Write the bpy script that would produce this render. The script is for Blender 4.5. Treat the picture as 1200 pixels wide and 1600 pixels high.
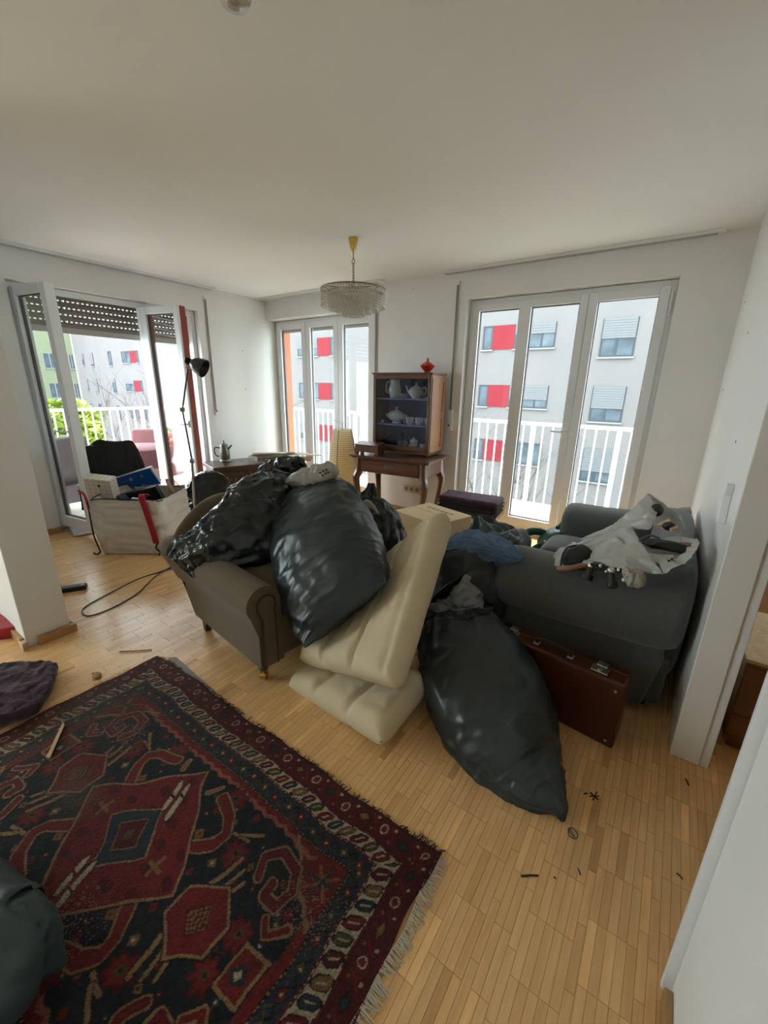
import bpy, math, random
import numpy as np
from mathutils import Vector, Matrix, noise

random.seed(7)
SC = bpy.context.scene
COL = SC.collection
for _o in list(bpy.data.objects):
    bpy.data.objects.remove(_o)
PI = math.pi

# ------------------------------------------------------------------ camera
cd = bpy.data.cameras.new('camera')
cam = bpy.data.objects.new('camera', cd)
COL.objects.link(cam)
cd.sensor_fit = 'HORIZONTAL'
cd.sensor_width = 36.0
cd.lens = 36.0 * 639.55 / 1200.0
cd.clip_start = 0.02
cd.clip_end = 400
_f = Vector((-0.54423876, 0.78673611, -0.29129102))
_r = Vector((0.81919007, 0.57324847, 0.01771521))
_u = Vector((-0.18091932, 0.22898141, 0.95647045))
cam.matrix_world = Matrix(((_r.x, _u.x, -_f.x, 0.0), (_r.y, _u.y, -_f.y, 0.0), (_r.z, _u.z, -_f.z, 1.42266), (0, 0, 0, 1)))
SC.camera = cam

# ------------------------------------------------------------------ sky, sun, exposure
wd = bpy.data.worlds.new('sky')
SC.world = wd
wd.use_nodes = True
wn = wd.node_tree
for n in list(wn.nodes):
    wn.nodes.remove(n)
w_out = wn.nodes.new('ShaderNodeOutputWorld')
w_bg = wn.nodes.new('ShaderNodeBackground')
w_bg.inputs['Color'].default_value = (0.84, 0.94, 1.0, 1)     # bright even cloud
w_bg.inputs['Strength'].default_value = 9.0
wn.links.new(w_bg.outputs[0], w_out.inputs[0])
sl = bpy.data.lights.new('sun', 'SUN')
sl.energy = 6.0
sl.angle = math.radians(1.0)
sl.color = (1.0, 0.95, 0.86)
sun = bpy.data.objects.new('sun', sl)
COL.objects.link(sun)
_sd = Vector((0.45, -0.62, -1.15))           # direction the light travels
sun.rotation_euler = _sd.to_track_quat('-Z', 'Y').to_euler()
SC.view_settings.view_transform = 'Standard'
SC.view_settings.look = 'None'
SC.view_settings.gamma = 1.0
SC.view_settings.use_curve_mapping = False
SC.view_settings.exposure = 0.53
cy = SC.cycles
cy.max_bounces = 10
cy.diffuse_bounces = 6
cy.glossy_bounces = 4
cy.transmission_bounces = 6
cy.transparent_max_bounces = 16
cy.sample_clamp_indirect = 6.0
cy.caustics_reflective = False
cy.caustics_refractive = False


def portal(name, loc, rot, sx, sy):
    l = bpy.data.lights.new(name, 'AREA')
    l.shape = 'RECTANGLE'
    l.size = sx
    l.size_y = sy
    l.cycles.is_portal = True
    o = bpy.data.objects.new(name, l)
    o.location = loc
    o.rotation_euler = rot
    COL.objects.link(o)


portal('sky_portal', (-1.01, 4.34, 1.15), (PI / 2, 0, PI), 1.75, 2.3)
portal('sky_portal', (-3.9, 4.36, 1.15), (PI / 2, 0, PI), 1.75, 2.3)
portal('sky_portal', (1.45, 3.33, 1.3), (PI / 2, 0, PI), 1.5, 2.1)
portal('sky_portal', (-5.12, -1.6, 1.25), (PI / 2, 0, -PI / 2), 1.7, 2.3)
portal('sky_portal', (-5.1, 2.17, 1.15), (PI / 2, 0, -PI / 2), 1.75, 2.3)


# ------------------------------------------------------------------ materials
def new_mat(name):
    m = bpy.data.materials.new(name)
    m.use_nodes = True
    nt = m.node_tree
    b = nt.nodes['Principled BSDF']
    return m, nt, b


def _rgb(c):
    return (c[0], c[1], c[2], 1)


def M(name, col, rough=0.5, metal=0.0, var=0.0, vs=6.0, bump=0.0, bs=40.0, spec=0.5, coat=0.0, sheen=0.0,
      trans=0.0, ior=1.45, stretch=(1, 1, 1), btype='FBM', bdist=0.02, subsurf=0.0, col2=None):
    m, nt, b = new_mat(name)
    b.inputs['Base Color'].default_value = _rgb(col)
    b.inputs['Roughness'].default_value = rough
    b.inputs['Metallic'].default_value = metal
    b.inputs['Specular IOR Level'].default_value = spec
    b.inputs['Coat Weight'].default_value = coat
    b.inputs['Coat Roughness'].default_value = 0.15
    b.inputs['Sheen Weight'].default_value = sheen
    b.inputs['Transmission Weight'].default_value = trans
    b.inputs['IOR'].default_value = ior
    if subsurf:
        b.inputs['Subsurface Weight'].default_value = subsurf
        b.inputs['Subsurface Radius'].default_value = (0.05, 0.04, 0.03)
    tc = nt.nodes.new('ShaderNodeTexCoord')
    mp = nt.nodes.new('ShaderNodeMapping')
    mp.inputs['Scale'].default_value = stretch
    nt.links.new(tc.outputs['Object'], mp.inputs[0])
    if var or col2:
        n = nt.nodes.new('ShaderNodeTexNoise')
        n.inputs['Scale'].default_value = vs
        n.inputs['Detail'].default_value = 5
        n.inputs['Roughness'].default_value = 0.6
        nt.links.new(mp.outputs[0], n.inputs['Vector'])
        r = nt.nodes.new('ShaderNodeValToRGB')
        r.color_ramp.elements[0].position = 0.3
        r.color_ramp.elements[1].position = 0.7
        if col2:
            r.color_ramp.elements[0].color = _rgb(col2)
            r.color_ramp.elements[1].color = _rgb(col)
        else:
            r.color_ramp.elements[0].color = _rgb([c * (1 - var) for c in col])
            r.color_ramp.elements[1].color = _rgb([min(1, c * (1 + var)) for c in col])
        nt.links.new(n.outputs['Fac'], r.inputs[0])
        nt.links.new(r.outputs[0], b.inputs['Base Color'])
    if bump:
        n2 = nt.nodes.new('ShaderNodeTexNoise')
        n2.inputs['Scale'].default_value = bs
        n2.inputs['Detail'].default_value = 4
        n2.noise_type = btype
        nt.links.new(mp.outputs[0], n2.inputs['Vector'])
        bp = nt.nodes.new('ShaderNodeBump')
        bp.inputs['Strength'].default_value = bump
        bp.inputs['Distance'].default_value = bdist
        nt.links.new(n2.outputs['Fac'], bp.inputs['Height'])
        nt.links.new(bp.outputs[0], b.inputs['Normal'])
    return m


def wood(name, c1, c2, stretch=(1, 12, 12), vs=3.0, rough=0.4, coat=0.0, rand=None, spec=0.5, bump=0.05):
    """grain stretched along one local axis; rand = 'object' or 'island' shifts tone piece by piece"""
    m, nt, b = new_mat(name)
    b.inputs['Roughness'].default_value = rough
    b.inputs['Coat Weight'].default_value = coat
    b.inputs['Coat Roughness'].default_value = 0.12
    b.inputs['Specular IOR Level'].default_value = spec
    tc = nt.nodes.new('ShaderNodeTexCoord')
    mp = nt.nodes.new('ShaderNodeMapping')
    mp.inputs['Scale'].default_value = stretch
    nt.links.new(tc.outputs['Object'], mp.inputs[0])
    n = nt.nodes.new('ShaderNodeTexNoise')
    n.inputs['Scale'].default_value = vs
    n.inputs['Detail'].default_value = 6
    n.inputs['Roughness'].default_value = 0.6
    n.inputs['Distortion'].default_value = 0.6
    nt.links.new(mp.outputs[0], n.inputs['Vector'])
    r = nt.nodes.new('ShaderNodeValToRGB')
    r.color_ramp.elements[0].position = 0.25
    r.color_ramp.elements[1].position = 0.75
    r.color_ramp.elements[0].color = _rgb(c1)
    r.color_ramp.elements[1].color = _rgb(c2)
    nt.links.new(n.outputs['Fac'], r.inputs[0])
    last = r.outputs[0]
    if rand:
        if rand == 'object':
            q = nt.nodes.new('ShaderNodeObjectInfo')
            rnd = q.outputs['Random']
        else:
            q = nt.nodes.new('ShaderNodeNewGeometry')
            rnd = q.outputs['Random Per Island']
        # shift the grain and the tone from piece to piece
        cx = nt.nodes.new('ShaderNodeCombineXYZ')
        ml = nt.nodes.new('ShaderNodeMath')
        ml.operation = 'MULTIPLY'
        ml.inputs[1].default_value = 37.0
        nt.links.new(rnd, ml.inputs[0])
        nt.links.new(ml.outputs[0], cx.inputs[0])
        nt.links.new(ml.outputs[0], cx.inputs[1])
        nt.links.new(cx.outputs[0], mp.inputs['Location'])
        r2 = nt.nodes.new('ShaderNodeValToRGB')
        e = r2.color_ramp.elements
        e[0].color = (0.68, 0.62, 0.54, 1)
        e[1].color = (1.16, 1.14, 1.08, 1)
        k = e.new(0.12)
        k.color = (0.92, 0.90, 0.87, 1)
        k = e.new(0.85)
        k.color = (1.0, 1.0, 1.0, 1)
        nt.links.new(rnd, r2.inputs[0])
        mx = nt.nodes.new('ShaderNodeMixRGB')
        mx.blend_type = 'MULTIPLY'
        mx.inputs[0].default_value = 1.0
        nt.links.new(last, mx.inputs[1])
        nt.links.new(r2.outputs[0], mx.inputs[2])
        last = mx.outputs[0]
    nt.links.new(last, b.inputs['Base Color'])
    if bump:
        bp = nt.nodes.new('ShaderNodeBump')
        bp.inputs['Strength'].default_value = bump
        bp.inputs['Distance'].default_value = 0.004
        nt.links.new(n.outputs['Fac'], bp.inputs['Height'])
        nt.links.new(bp.outputs[0], b.inputs['Normal'])
    return m


def glass_mat(name, tint=(0.97, 0.99, 0.98), refl=0.04, rough=0.01):
    m, nt, b = new_mat(name)
    nt.nodes.remove(b)
    out = nt.nodes['Material Output']
    t = nt.nodes.new('ShaderNodeBsdfTransparent')
    t.inputs[0].default_value = _rgb(tint)
    g = nt.nodes.new('ShaderNodeBsdfGlossy')
    g.inputs['Roughness'].default_value = rough
    fr = nt.nodes.new('ShaderNodeLayerWeight')
    fr.inputs[0].default_value = 0.08
    ad = nt.nodes.new('ShaderNodeMath')
    ad.operation = 'MULTIPLY_ADD'
    ad.inputs[1].default_value = 0.45
    ad.inputs[2].default_value = refl
    ad.use_clamp = True
    nt.links.new(fr.outputs['Fresnel'], ad.inputs[0])
    mx = nt.nodes.new('ShaderNodeMixShader')
    nt.links.new(ad.outputs[0], mx.inputs[0])
    nt.links.new(t.outputs[0], mx.inputs[1])
    nt.links.new(g.outputs[0], mx.inputs[2])
    nt.links.new(mx.outputs[0], out.inputs[0])
    return m


def sheet_mat(name, col, tr=0.4, rough=0.4, bump=0.3, bs=12):
    """thin plastic or paper: part diffuse, part translucent, a little gloss"""
    m, nt, b = new_mat(name)
    b.inputs['Base Color'].default_value = _rgb(col)
    b.inputs['Roughness'].default_value = rough
    out = nt.nodes['Material Output']
    t = nt.nodes.new('ShaderNodeBsdfTranslucent')
    t.inputs[0].default_value = _rgb(col)
    mx = nt.nodes.new('ShaderNodeMixShader')
    mx.inputs[0].default_value = tr
    nt.links.new(b.outputs[0], mx.inputs[1])
    nt.links.new(t.outputs[0], mx.inputs[2])
    nt.links.new(mx.outputs[0], out.inputs[0])
    if bump:
        tc = nt.nodes.new('ShaderNodeTexCoord')
        n2 = nt.nodes.new('ShaderNodeTexNoise')
        n2.noise_type = 'RIDGED_MULTIFRACTAL'
        n2.inputs['Scale'].default_value = bs
        nt.links.new(tc.outputs['Object'], n2.inputs['Vector'])
        bp = nt.nodes.new('ShaderNodeBump')
        bp.inputs['Strength'].default_value = bump
        bp.inputs['Distance'].default_value = 0.01
        nt.links.new(n2.outputs['Fac'], bp.inputs['Height'])
        nt.links.new(bp.outputs[0], b.inputs['Normal'])
    return m


WALL = M('wall_paint', (0.795, 0.80, 0.79), 0.75, var=0.02, vs=2, bump=0.12, bs=160, bdist=0.002)
WALLSATIN = M('satin_wall_paint', (0.79, 0.795, 0.785), 0.30, var=0.015, vs=2, spec=0.5)
CEIL = M('ceiling_paint', (0.81, 0.82, 0.815), 0.8, var=0.015, vs=1.5, bump=0.1, bs=120, bdist=0.002)
PVC = M('white_frame', (0.77, 0.80, 0.82), 0.35, var=0.01)
GASKET = M('grey_gasket', (0.10, 0.10, 0.105), 0.6, var=0.05)
GLASS = glass_mat('window_glass')
REDFRAME = M('red_outer_frame', (0.30, 0.055, 0.032), 0.45, var=0.05)
CHROME = M('brushed_metal', (0.62, 0.61, 0.58), 0.28, metal=1.0, var=0.04, vs=20)
BRASS = M('brass', (0.62, 0.42, 0.12), 0.22, metal=1.0, var=0.08, vs=15)
BLACKP = M('black_plastic', (0.015, 0.015, 0.016), 0.4, var=0.2, vs=12)
BASEW = wood('baseboard_wood', (0.36, 0.19, 0.075), (0.50, 0.29, 0.13), (6, 6, 6), 2.0, 0.4)
PARQ_O = wood('parquet_strip', (0.68, 0.395, 0.165), (0.88, 0.575, 0.28), (14, 1.2, 14), 3.0, 0.36, coat=0.12, spec=0.4, rand='object', bump=0.03)
PARQ_I = wood('parquet_strips', (0.68, 0.395, 0.165), (0.88, 0.575, 0.28), (14, 1.2, 14), 3.0, 0.36, coat=0.12, spec=0.4, rand='island', bump=0.03)
JOINT = M('floor_joint', (0.36, 0.21, 0.09), 0.8, var=0.1)


# ------------------------------------------------------------------ mesh helpers
class MB:
    def __init__(s):
        s.v = []
        s.f = []

    def add(s, vs, fs):
        k = len(s.v)
        s.v += [tuple(v) for v in vs]
        s.f += [tuple(i + k for i in f) for f in fs]
        return s

    def lohi(s, lo, hi):
        x0, y0, z0 = lo
        x1, y1, z1 = hi
        return s.add([(x0, y0, z0), (x1, y0, z0), (x1, y1, z0), (x0, y1, z0), (x0, y0, z1), (x1, y0, z1), (x1, y1, z1), (x0, y1, z1)],
                     [(0, 3, 2, 1), (4, 5, 6, 7), (0, 1, 5, 4), (1, 2, 6, 5), (2, 3, 7, 6), (3, 0, 4, 7)])

    def box(s, c, d, rot=None):
        h = [q / 2 for q in d]
        pts = [Vector((sx * h[0], sy * h[1], sz * h[2])) for sz in (-1, 1) for sx, sy in ((-1, -1), (1, -1), (1, 1), (-1, 1))]
        if rot is not None:
            pts = [rot @ p for p in pts]
        return s.add([p + Vector(c) for p in pts], [(0, 3, 2, 1), (4, 5, 6, 7), (0, 1, 5, 4), (1, 2, 6, 5), (2, 3, 7, 6), (3, 0, 4, 7)])

    def ring(s, c, t, r, n, ref=None, r2=None, ph=0.0):
        t = Vector(t).normalized()
        if ref is None:
            ref = Vector((0, 0, 1)) if abs(t.z) < 0.9 else Vector((1, 0, 0))
        a = t.cross(Vector(ref))
        if a.length < 1e-6:
            a = t.cross(Vector((0.3, 0.8, 0.1)))
        a.normalize()
        b = t.cross(a)
        r2 = r if r2 is None else r2
        return [Vector(c) + a * (r * math.cos(2 * PI * k / n + ph)) + b * (r2 * math.sin(2 * PI * k / n + ph)) for k in range(n)]

    def loft(s, rings, cap=True, closed=False):
        n = len(rings[0])
        k0 = len(s.v)
        vs = [tuple(p) for r in rings for p in r]
        fs = []
        m = len(rings)
        for i in range(m if closed else m - 1):
            j = (i + 1) % m
            for k in range(n):
                l = (k + 1) % n
                fs.append((i * n + k, i * n + l, j * n + l, j * n + k))
        if cap and not closed:
            fs.append(tuple(range(n - 1, -1, -1)))
            fs.append(tuple((m - 1) * n + k for k in range(n)))
        return s.add(vs, fs)

    def cyl(s, p0, p1, r0, r1=None, n=16, cap=True):
        r1 = r0 if r1 is None else r1
        t = Vector(p1) - Vector(p0)
        return s.loft([s.ring(p0, t, r0, n), s.ring(p1, t, r1, n)], cap)

    def tube(s, pts, r, n=8, cap=True, closed=False, sq=None):
        pts = [Vector(p) for p in pts]
        m = len(pts)
        rr = r if isinstance(r, (list, tuple)) else [r] * m
        rings = []
        ref = None
        for i in range(m):
            a = pts[i - 1] if (i > 0 or closed) else pts[0]
            b = pts[(i + 1) % m] if (i < m - 1 or closed) else pts[-1]
            t = (b - a)
            if t.length < 1e-9:
                t = Vector((0, 0, 1))
            t.normalize()
            if ref is None:
                ref = Vector((0, 0, 1)) if abs(t.z) < 0.9 else Vector((1, 0, 0))
            x = t.cross(ref)
            if x.length < 1e-5:
                x = t.cross(Vector((0.31, 0.77, 0.2)))
            x.normalize()
            y = t.cross(x)
            ref = -y
            rings.append([pts[i] + x * rr[i] * math.cos(2 * PI * k / n + (PI / 4 if n == 4 else 0)) + y * rr[i] * (sq or 1) * math.sin(2 * PI * k / n + (PI / 4 if n == 4 else 0)) for k in range(n)])
        return s.loft(rings, cap, closed)

    def lathe(s, prof, n=24, at=(0, 0, 0), mat=None, cap=True, e=1.0):
        rings = []
        for r, z in prof:
            rg = [Vector((r * math.cos(2 * PI * k / n), r * e * math.sin(2 * PI * k / n), z)) for k in range(n)]
            if mat is not None:
                rg = [mat @ p for p in rg]
            rings.append([p + Vector(at) for p in rg])
        return s.loft(rings, cap)

    def prism(s, poly, a, b, plane='xy'):
        def P(q, h):
            return {'xy': (q[0], q[1], h), 'xz': (q[0], h, q[1]), 'yz': (h, q[0], q[1])}[plane]
        n = len(poly)
        vs = [P(q, a) for q in poly] + [P(q, b) for q in poly]
        fs = [tuple(range(n - 1, -1, -1)), tuple(range(n, 2 * n))] + [(k, (k + 1) % n, n + (k + 1) % n, n + k) for k in range(n)]
        return s.add(vs, fs)

    def ball(s, c, r, nu=14, nv=9, sc=(1, 1, 1)):
        prof = [(max(1e-4, math.sin(PI * i / nv)) * r, -math.cos(PI * i / nv) * r) for i in range(nv + 1)]
        rings = [[Vector((p * math.cos(2 * PI * k / nu) * sc[0], p * math.sin(2 * PI * k / nu) * sc[1], z * sc[2])) + Vector(c) for k in range(nu)] for p, z in prof]
        return s.loft(rings, True)

    def build(s, name, mat, parent=None, smooth=False, bevel=0.0, angle=40, seg=2, sub=0):
        me = bpy.data.meshes.new(name)
        me.from_pydata(s.v, [], s.f)
        me.materials.append(mat)
        fix_normals(me)
        if smooth:
            me.polygons.foreach_set('use_smooth', [True] * len(me.polygons))
            me.set_sharp_from_angle(angle=math.radians(angle))
        o = bpy.data.objects.new(name, me)
        COL.objects.link(o)
        if bevel:
            bv = o.modifiers.new('bevel', 'BEVEL')
            bv.width = bevel
            bv.segments = seg
            bv.limit_method = 'ANGLE'
            bv.angle_limit = math.radians(35)
        if sub:
            ss = o.modifiers.new('sub', 'SUBSURF')
            ss.levels = sub
            ss.render_levels = sub
        if parent is not None:
            o.parent = parent
        return o


def fix_normals(me):
    import bmesh
    b = bmesh.new()
    b.from_mesh(me)
    bmesh.ops.recalc_face_normals(b, faces=b.faces)
    b.to_mesh(me)
    b.free()


def tag(o, label=None, cat=None, group=None, kind=None):
    if label:
        o['label'] = label
    if cat:
        o['category'] = cat
    if group:
        o['group'] = group
    if kind:
        o['kind'] = kind
    return o


def thing(name, label, cat, loc=(0, 0, 0), rz=0.0, group=None, kind=None):
    o = bpy.data.objects.new(name, None)
    o.empty_display_size = 0.05
    COL.objects.link(o)
    o.location = loc
    o.rotation_euler = (0, 0, rz)
    return tag(o, label, cat, group, kind)


def inst(src, parent=None, loc=None, rot=None, scale=None):
    o = src.copy()
    COL.objects.link(o)
    if parent is not None:
        o.parent = parent
    if loc is not None:
        o.location = loc
    if rot is not None:
        o.rotation_euler = rot
    if scale is not None:
        o.scale = scale
    return o


def copy_tree(root, loc, rz=None, label=None, group=None):
    r = inst(root, None, loc)
    if rz is not None:
        r.rotation_euler = (0, 0, rz)
    if label:
        r['label'] = label
    if group:
        r['group'] = group
    for ch in list(root.children):
        c = inst(ch, r)
        for g in list(ch.children):
            inst(g, c)
    return r


def smooth_curve(pts, n):
    """Catmull-Rom through pts, n samples"""
    P = [np.array(p, float) for p in pts]
    m = len(P)
    out = []
    for i in range(n):
        t = i / (n - 1) * (m - 1)
        k = min(int(t), m - 2)
        u = t - k
        p0 = P[max(k - 1, 0)] if k > 0 else 2 * P[0] - P[1]
        p1, p2 = P[k], P[k + 1]
        p3 = P[k + 2] if k + 2 < m else 2 * P[-1] - P[-2]
        out.append(0.5 * ((2 * p1) + (p2 - p0) * u + (2 * p0 - 5 * p1 + 4 * p2 - p3) * u * u + (3 * p1 - p0 - 3 * p2 + p3) * u ** 3))
    return out


def ridge(p):
    return (1.0 - abs(noise.noise(p))) ** 4


def sharp(p):
    return max(0.0, 1.0 - abs(noise.noise(p)) * 3.2) ** 2


def lu0(p):
    return 2.2 * noise.noise(p * 3.0)


def sack(name, ctrl, mat, parent=None, nu=84, nv=96, exp=2.3, folds=(0.02, 0.02), fold_len=0.2, base_fold=0.003, crumple=0.008,
         cs=5.0, seed=0.0, stretch=(1, 1, 1), close=(True, True), kf=3.0, lump=0.012, ls=2.5, fine=0.0):
    """loft of superellipse rings: ctrl = [(centre, u-direction, half width, half thickness)] with plastic-film folds"""
    cs_c = smooth_curve([c[0] for c in ctrl], nv)
    cs_u = smooth_curve([c[1] for c in ctrl], nv)
    cs_r = smooth_curve([(c[2], c[3]) for c in ctrl], nv)
    st = Vector(stretch)
    rings = []
    for i in range(nv):
        t = i / (nv - 1)
        c = Vector(cs_c[i])
        T = Vector(cs_c[min(i + 1, nv - 1)]) - Vector(cs_c[max(i - 1, 0)])
        T.normalize()
        u = Vector(cs_u[i])
        u = (u - T * u.dot(T)).normalized()
        v = T.cross(u)
        a, b = max(cs_r[i][0], 0.002), max(cs_r[i][1], 0.002)
        g = base_fold + folds[0] * math.exp(-(t / fold_len) ** 2) + folds[1] * math.exp(-((1 - t) / fold_len) ** 2)
        rg = []
        for k in range(nu):
            th = 2 * PI * k / nu
            ct, sn = math.cos(th), math.sin(th)
            x = a * math.copysign(abs(ct) ** (2 / exp), ct)
            y = b * math.copysign(abs(sn) ** (2 / exp), sn)
            p = c + u * x + v * y
            nrm = (u * (ct / a) + v * (sn / b))
            nrm.normalize()
            fo = ridge(Vector((ct * kf, sn * kf, t * 1.2 + seed))) - 0.45
            q = Vector((p.x * st.x, p.y * st.y, p.z * st.z)) * cs + Vector((seed, seed * 1.7, 0))
            wq = q + noise.noise_vector(q * 0.5) * 0.8
            cr = ridge(wq) - 0.75 * ridge(wq * 1.3 + Vector((7.1, 3.3, 1.9))) + 0.4 * ridge(wq * 2.3 + Vector((1, 5, 9)))
            if fine:
                # taut film: sharp narrow creases running across the pull
                s1 = Vector((t * 16 + lu0(p), x * 6, y * 6)) + Vector((seed, 2, 5))
                s2 = Vector((t * 7 + x * 9, y * 14, x * 5 - t * 12)) + Vector((3, seed, 1))
                cr += fine * (sharp(s1) - 0.6 * sharp(s2))
            lu = noise.noise(p * ls + Vector((seed, 0, seed)))
            sc = min(1.0, min(a, b) / 0.05)
            rg.append(p + nrm * sc * (g * fo + crumple * cr + lump * lu))
        rings.append(rg)
    mb = MB()
    mb.loft(rings, cap=False)
    n = nu
    if close[0]:
        mb.f.append(tuple(range(n - 1, -1, -1)))
    if close[1]:
        mb.f.append(tuple((nv - 1) * n + k for k in range(n)))
    return mb.build(name, mat, parent, smooth=True, angle=75)


def patch(ctrl, nu, nv):
    rows = [smooth_curve(r, nu) for r in ctrl]
    cols = [smooth_curve([rows[j][i] for j in range(len(rows))], nv) for i in range(nu)]
    return [[Vector(cols[i][j]) for i in range(nu)] for j in range(nv)]


def slab(name, ctrl, thick, mat, parent=None, nu=50, nv=50, seams=(), wr=0.003, ws=6.0, seed=0.0, stretch=(1, 1, 1), puff=0.0, rnd=1.0):
    """thick padded sheet over a control grid, rounded rim, optional stitched seams (axis, position, width, depth)"""
    G = patch(ctrl, nu, nv)
    st = Vector(stretch)
    top, bot = [], []
    for j in range(nv):
        for i in range(nu):
            p = G[j][i]
            du = G[j][min(i + 1, nu - 1)] - G[j][max(i - 1, 0)]
            dv = G[min(j + 1, nv - 1)][i] - G[max(j - 1, 0)][i]
            n = du.cross(dv).normalized()
            Lu = (G[j][-1] - G[j][0]).length
            Lv = (G[-1][i] - G[0][i]).length
            uu, vv = i / (nu - 1), j / (nv - 1)
            r = thick / 2 * rnd

            def rim(d):
                k = min(d / r, 1.0)
                return math.sqrt(max(0.0, 1 - (1 - k) ** 2))
            f = rim(min(uu, 1 - uu) * Lu) * rim(min(vv, 1 - vv) * Lv)
            h = thick / 2 + puff * math.sin(PI * uu) * math.sin(PI * vv)
            for ax, pos, w, dp in seams:
                d = abs((uu if ax == 'u' else vv) - pos) * (Lu if ax == 'u' else Lv)
                h -= dp * math.exp(-(d / w) ** 2)
            q = Vector((p.x * st.x, p.y * st.y, p.z * st.z)) * ws + Vector((seed, 0, seed))
            w1 = wr * (ridge(q) - 0.6 * ridge(q * 1.7 + Vector((3, 8, 1))))
            top.append(p + n * (f * (h + w1)))
            bot.append(p - n * (f * (h + w1)))
    mb = MB()
    vs = top + bot
    N = nu * nv
    fs = []
    for j in range(nv - 1):
        for i in range(nu - 1):
            a = j * nu + i
            fs.append((a, a + 1, a + nu + 1, a + nu))
            fs.append((N + a, N + a + nu, N + a + nu + 1, N + a + 1))
    mb.add(vs, fs)
    o = mb.build(name, mat, parent, smooth=True, angle=80)
    import bmesh
    b = bmesh.new()
    b.from_mesh(o.data)
    bmesh.ops.remove_doubles(b, verts=b.verts, dist=1e-5)
    bmesh.ops.recalc_face_normals(b, faces=b.faces)
    b.to_mesh(o.data)
    b.free()
    o.data.polygons.foreach_set('use_smooth', [True] * len(o.data.polygons))
    return o


# ------------------------------------------------------------------ the setting
D, XL, XR, H = 4.022, -4.781, 0.224, 2.5


def struct(name, mb, mat, bevel=0.0, smooth=False, parent=None):
    o = mb.build(name, mat, parent, bevel=bevel, smooth=smooth)
    if parent is None:
        o['kind'] = 'structure'
    return o


# floor slab, then the parquet strips that lie on it
FLOOR = struct('floor', MB().lohi((-4.80, -2.6, -0.2), (3.0, 4.40, -0.006)), JOINT)
PW, PL = 0.0238, 0.163
strip_mesh = MB().add(
    [(-PW / 2 + .0003, -PL / 2 + .0004, -.006), (PW / 2 - .0003, -PL / 2 + .0004, -.006), (PW / 2 - .0003, PL / 2 - .0004, -.006), (-PW / 2 + .0003, PL / 2 - .0004, -.006),
     (-PW / 2 + .0003, -PL / 2 + .0004, -.0007), (PW / 2 - .0003, -PL / 2 + .0004, -.0007), (PW / 2 - .0003, PL / 2 - .0004, -.0007), (-PW / 2 + .0003, PL / 2 - .0004, -.0007),
     (-PW / 2 + .001, -PL / 2 + .0011, 0), (PW / 2 - .001, -PL / 2 + .0011, 0), (PW / 2 - .001, PL / 2 - .0011, 0), (-PW / 2 + .001, PL / 2 - .0011, 0)],
    [(0, 1, 5, 4), (1, 2, 6, 5), (2, 3, 7, 6), (3, 0, 4, 7), (4, 5, 9, 8), (5, 6, 10, 9), (6, 7, 11, 10), (7, 4, 8, 11), (8, 9, 10, 11)])
strips = []
rs = random.Random(3)
for c in range(int(5.75 / PW)):
    x = -4.78 + PW / 2 + c * PW
    off = (0.0, 0.5)[(c // 7) % 2] * PL + (rs.choice((0.0, 0.0, 0.0, 0.33)) * PL)
    for r in range(-16, 28):
        y = r * PL + off
        if y < -2.55 or y - PL / 2 > 4.02 + 0.07:
            continue
        if x > 0.36 and not (0.6 < y < 3.9):
            continue
        strips.append((x, y))


def view_px(P):
    v = Vector(P) - Vector((0, 0, 1.42266))
    w = v.dot(_f)
    return (600 + 639.55 * v.dot(_r) / w, 800 - 639.55 * v.dot(_u) / w) if w > 0.1 else (-1, -1)


def in_view(x, y):
    a, b = view_px((x, y, 0))
    return 0 < a < 1210 and 0 < b < 1610


def shown(x, y):
    if not in_view(x, y):
        return False
    if -2.1 < x < -0.34 and y < 0.9:
        return False
    if x > 0.22 and (y < 0.98 or y > 1.78):
        return False
    if x < -0.02 and y > 1.15 + max(0.0, -x - 0.4) * 0.0 and x > -0.8:
        return False
    return True


strips.sort(key=lambda p: (0 if shown(*p) else 1, p[0] ** 2 + p[1] ** 2))
_first = None
for x, y in strips[:300]:
    if _first is None:
        _first = strip_mesh.build('floor_strip', PARQ_O, FLOOR)
        _first.location = (x, y, 0)
    else:
        inst(_first, FLOOR, (x, y, 0))
_bv = np.array(strip_mesh.v)
_rest = strips[300:]
_vv = np.concatenate([_bv + np.array((x, y, 0)) for x, y in _rest])
_me = bpy.data.meshes.new('floor_strips')
_me.from_pydata(_vv.tolist(), [], [tuple(i + 12 * k for i in f) for k in range(len(_rest)) for f in strip_mesh.f])
_me.materials.append(PARQ_I)
_fo = bpy.data.objects.new('floor_strips', _me)
COL.objects.link(_fo)
_fo.parent = FLOOR
_fo['kind'] = 'stuff'

struct('ceiling', MB().lohi((-5.1, -2.7, H), (3.1, 4.40, H + 0.2)), CEIL)
# back wall with its two tall window openings; the lintels are part of the wall
bw = MB()
bw.lohi((-3.03, D, 0), (-1.855, 4.39, H))
bw.lohi((-0.168, D, 0), (XR + 0.13, 4.39, H))
bw.lohi((-1.855, D, 2.25), (-0.168, 4.39, H))
bw.lohi((XL, D, 2.26), (-3.03, 4.39, H))
bw.lohi((-1.855, D + 0.08, -0.1), (-0.168, 4.39, 0.02))
bw.lohi((XL, D + 0.12, -0.1), (-3.03, 4.39, 0.02))
struct('wall_back', bw, WALL)
lw = MB()
lw.lohi((-5.13, -0.75, 0), (XL, 1.31, H))
lw.lohi((-5.13, -2.6, 0), (XL, -2.45, H))
lw.lohi((-5.13, -2.45, 0), (XL, -0.75, 0.1))
lw.lohi((-5.13, -2.45, 2.38), (XL, -0.75, H))
lw.lohi((-5.13, 3.03, 0), (XL, 4.39, H))
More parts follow.
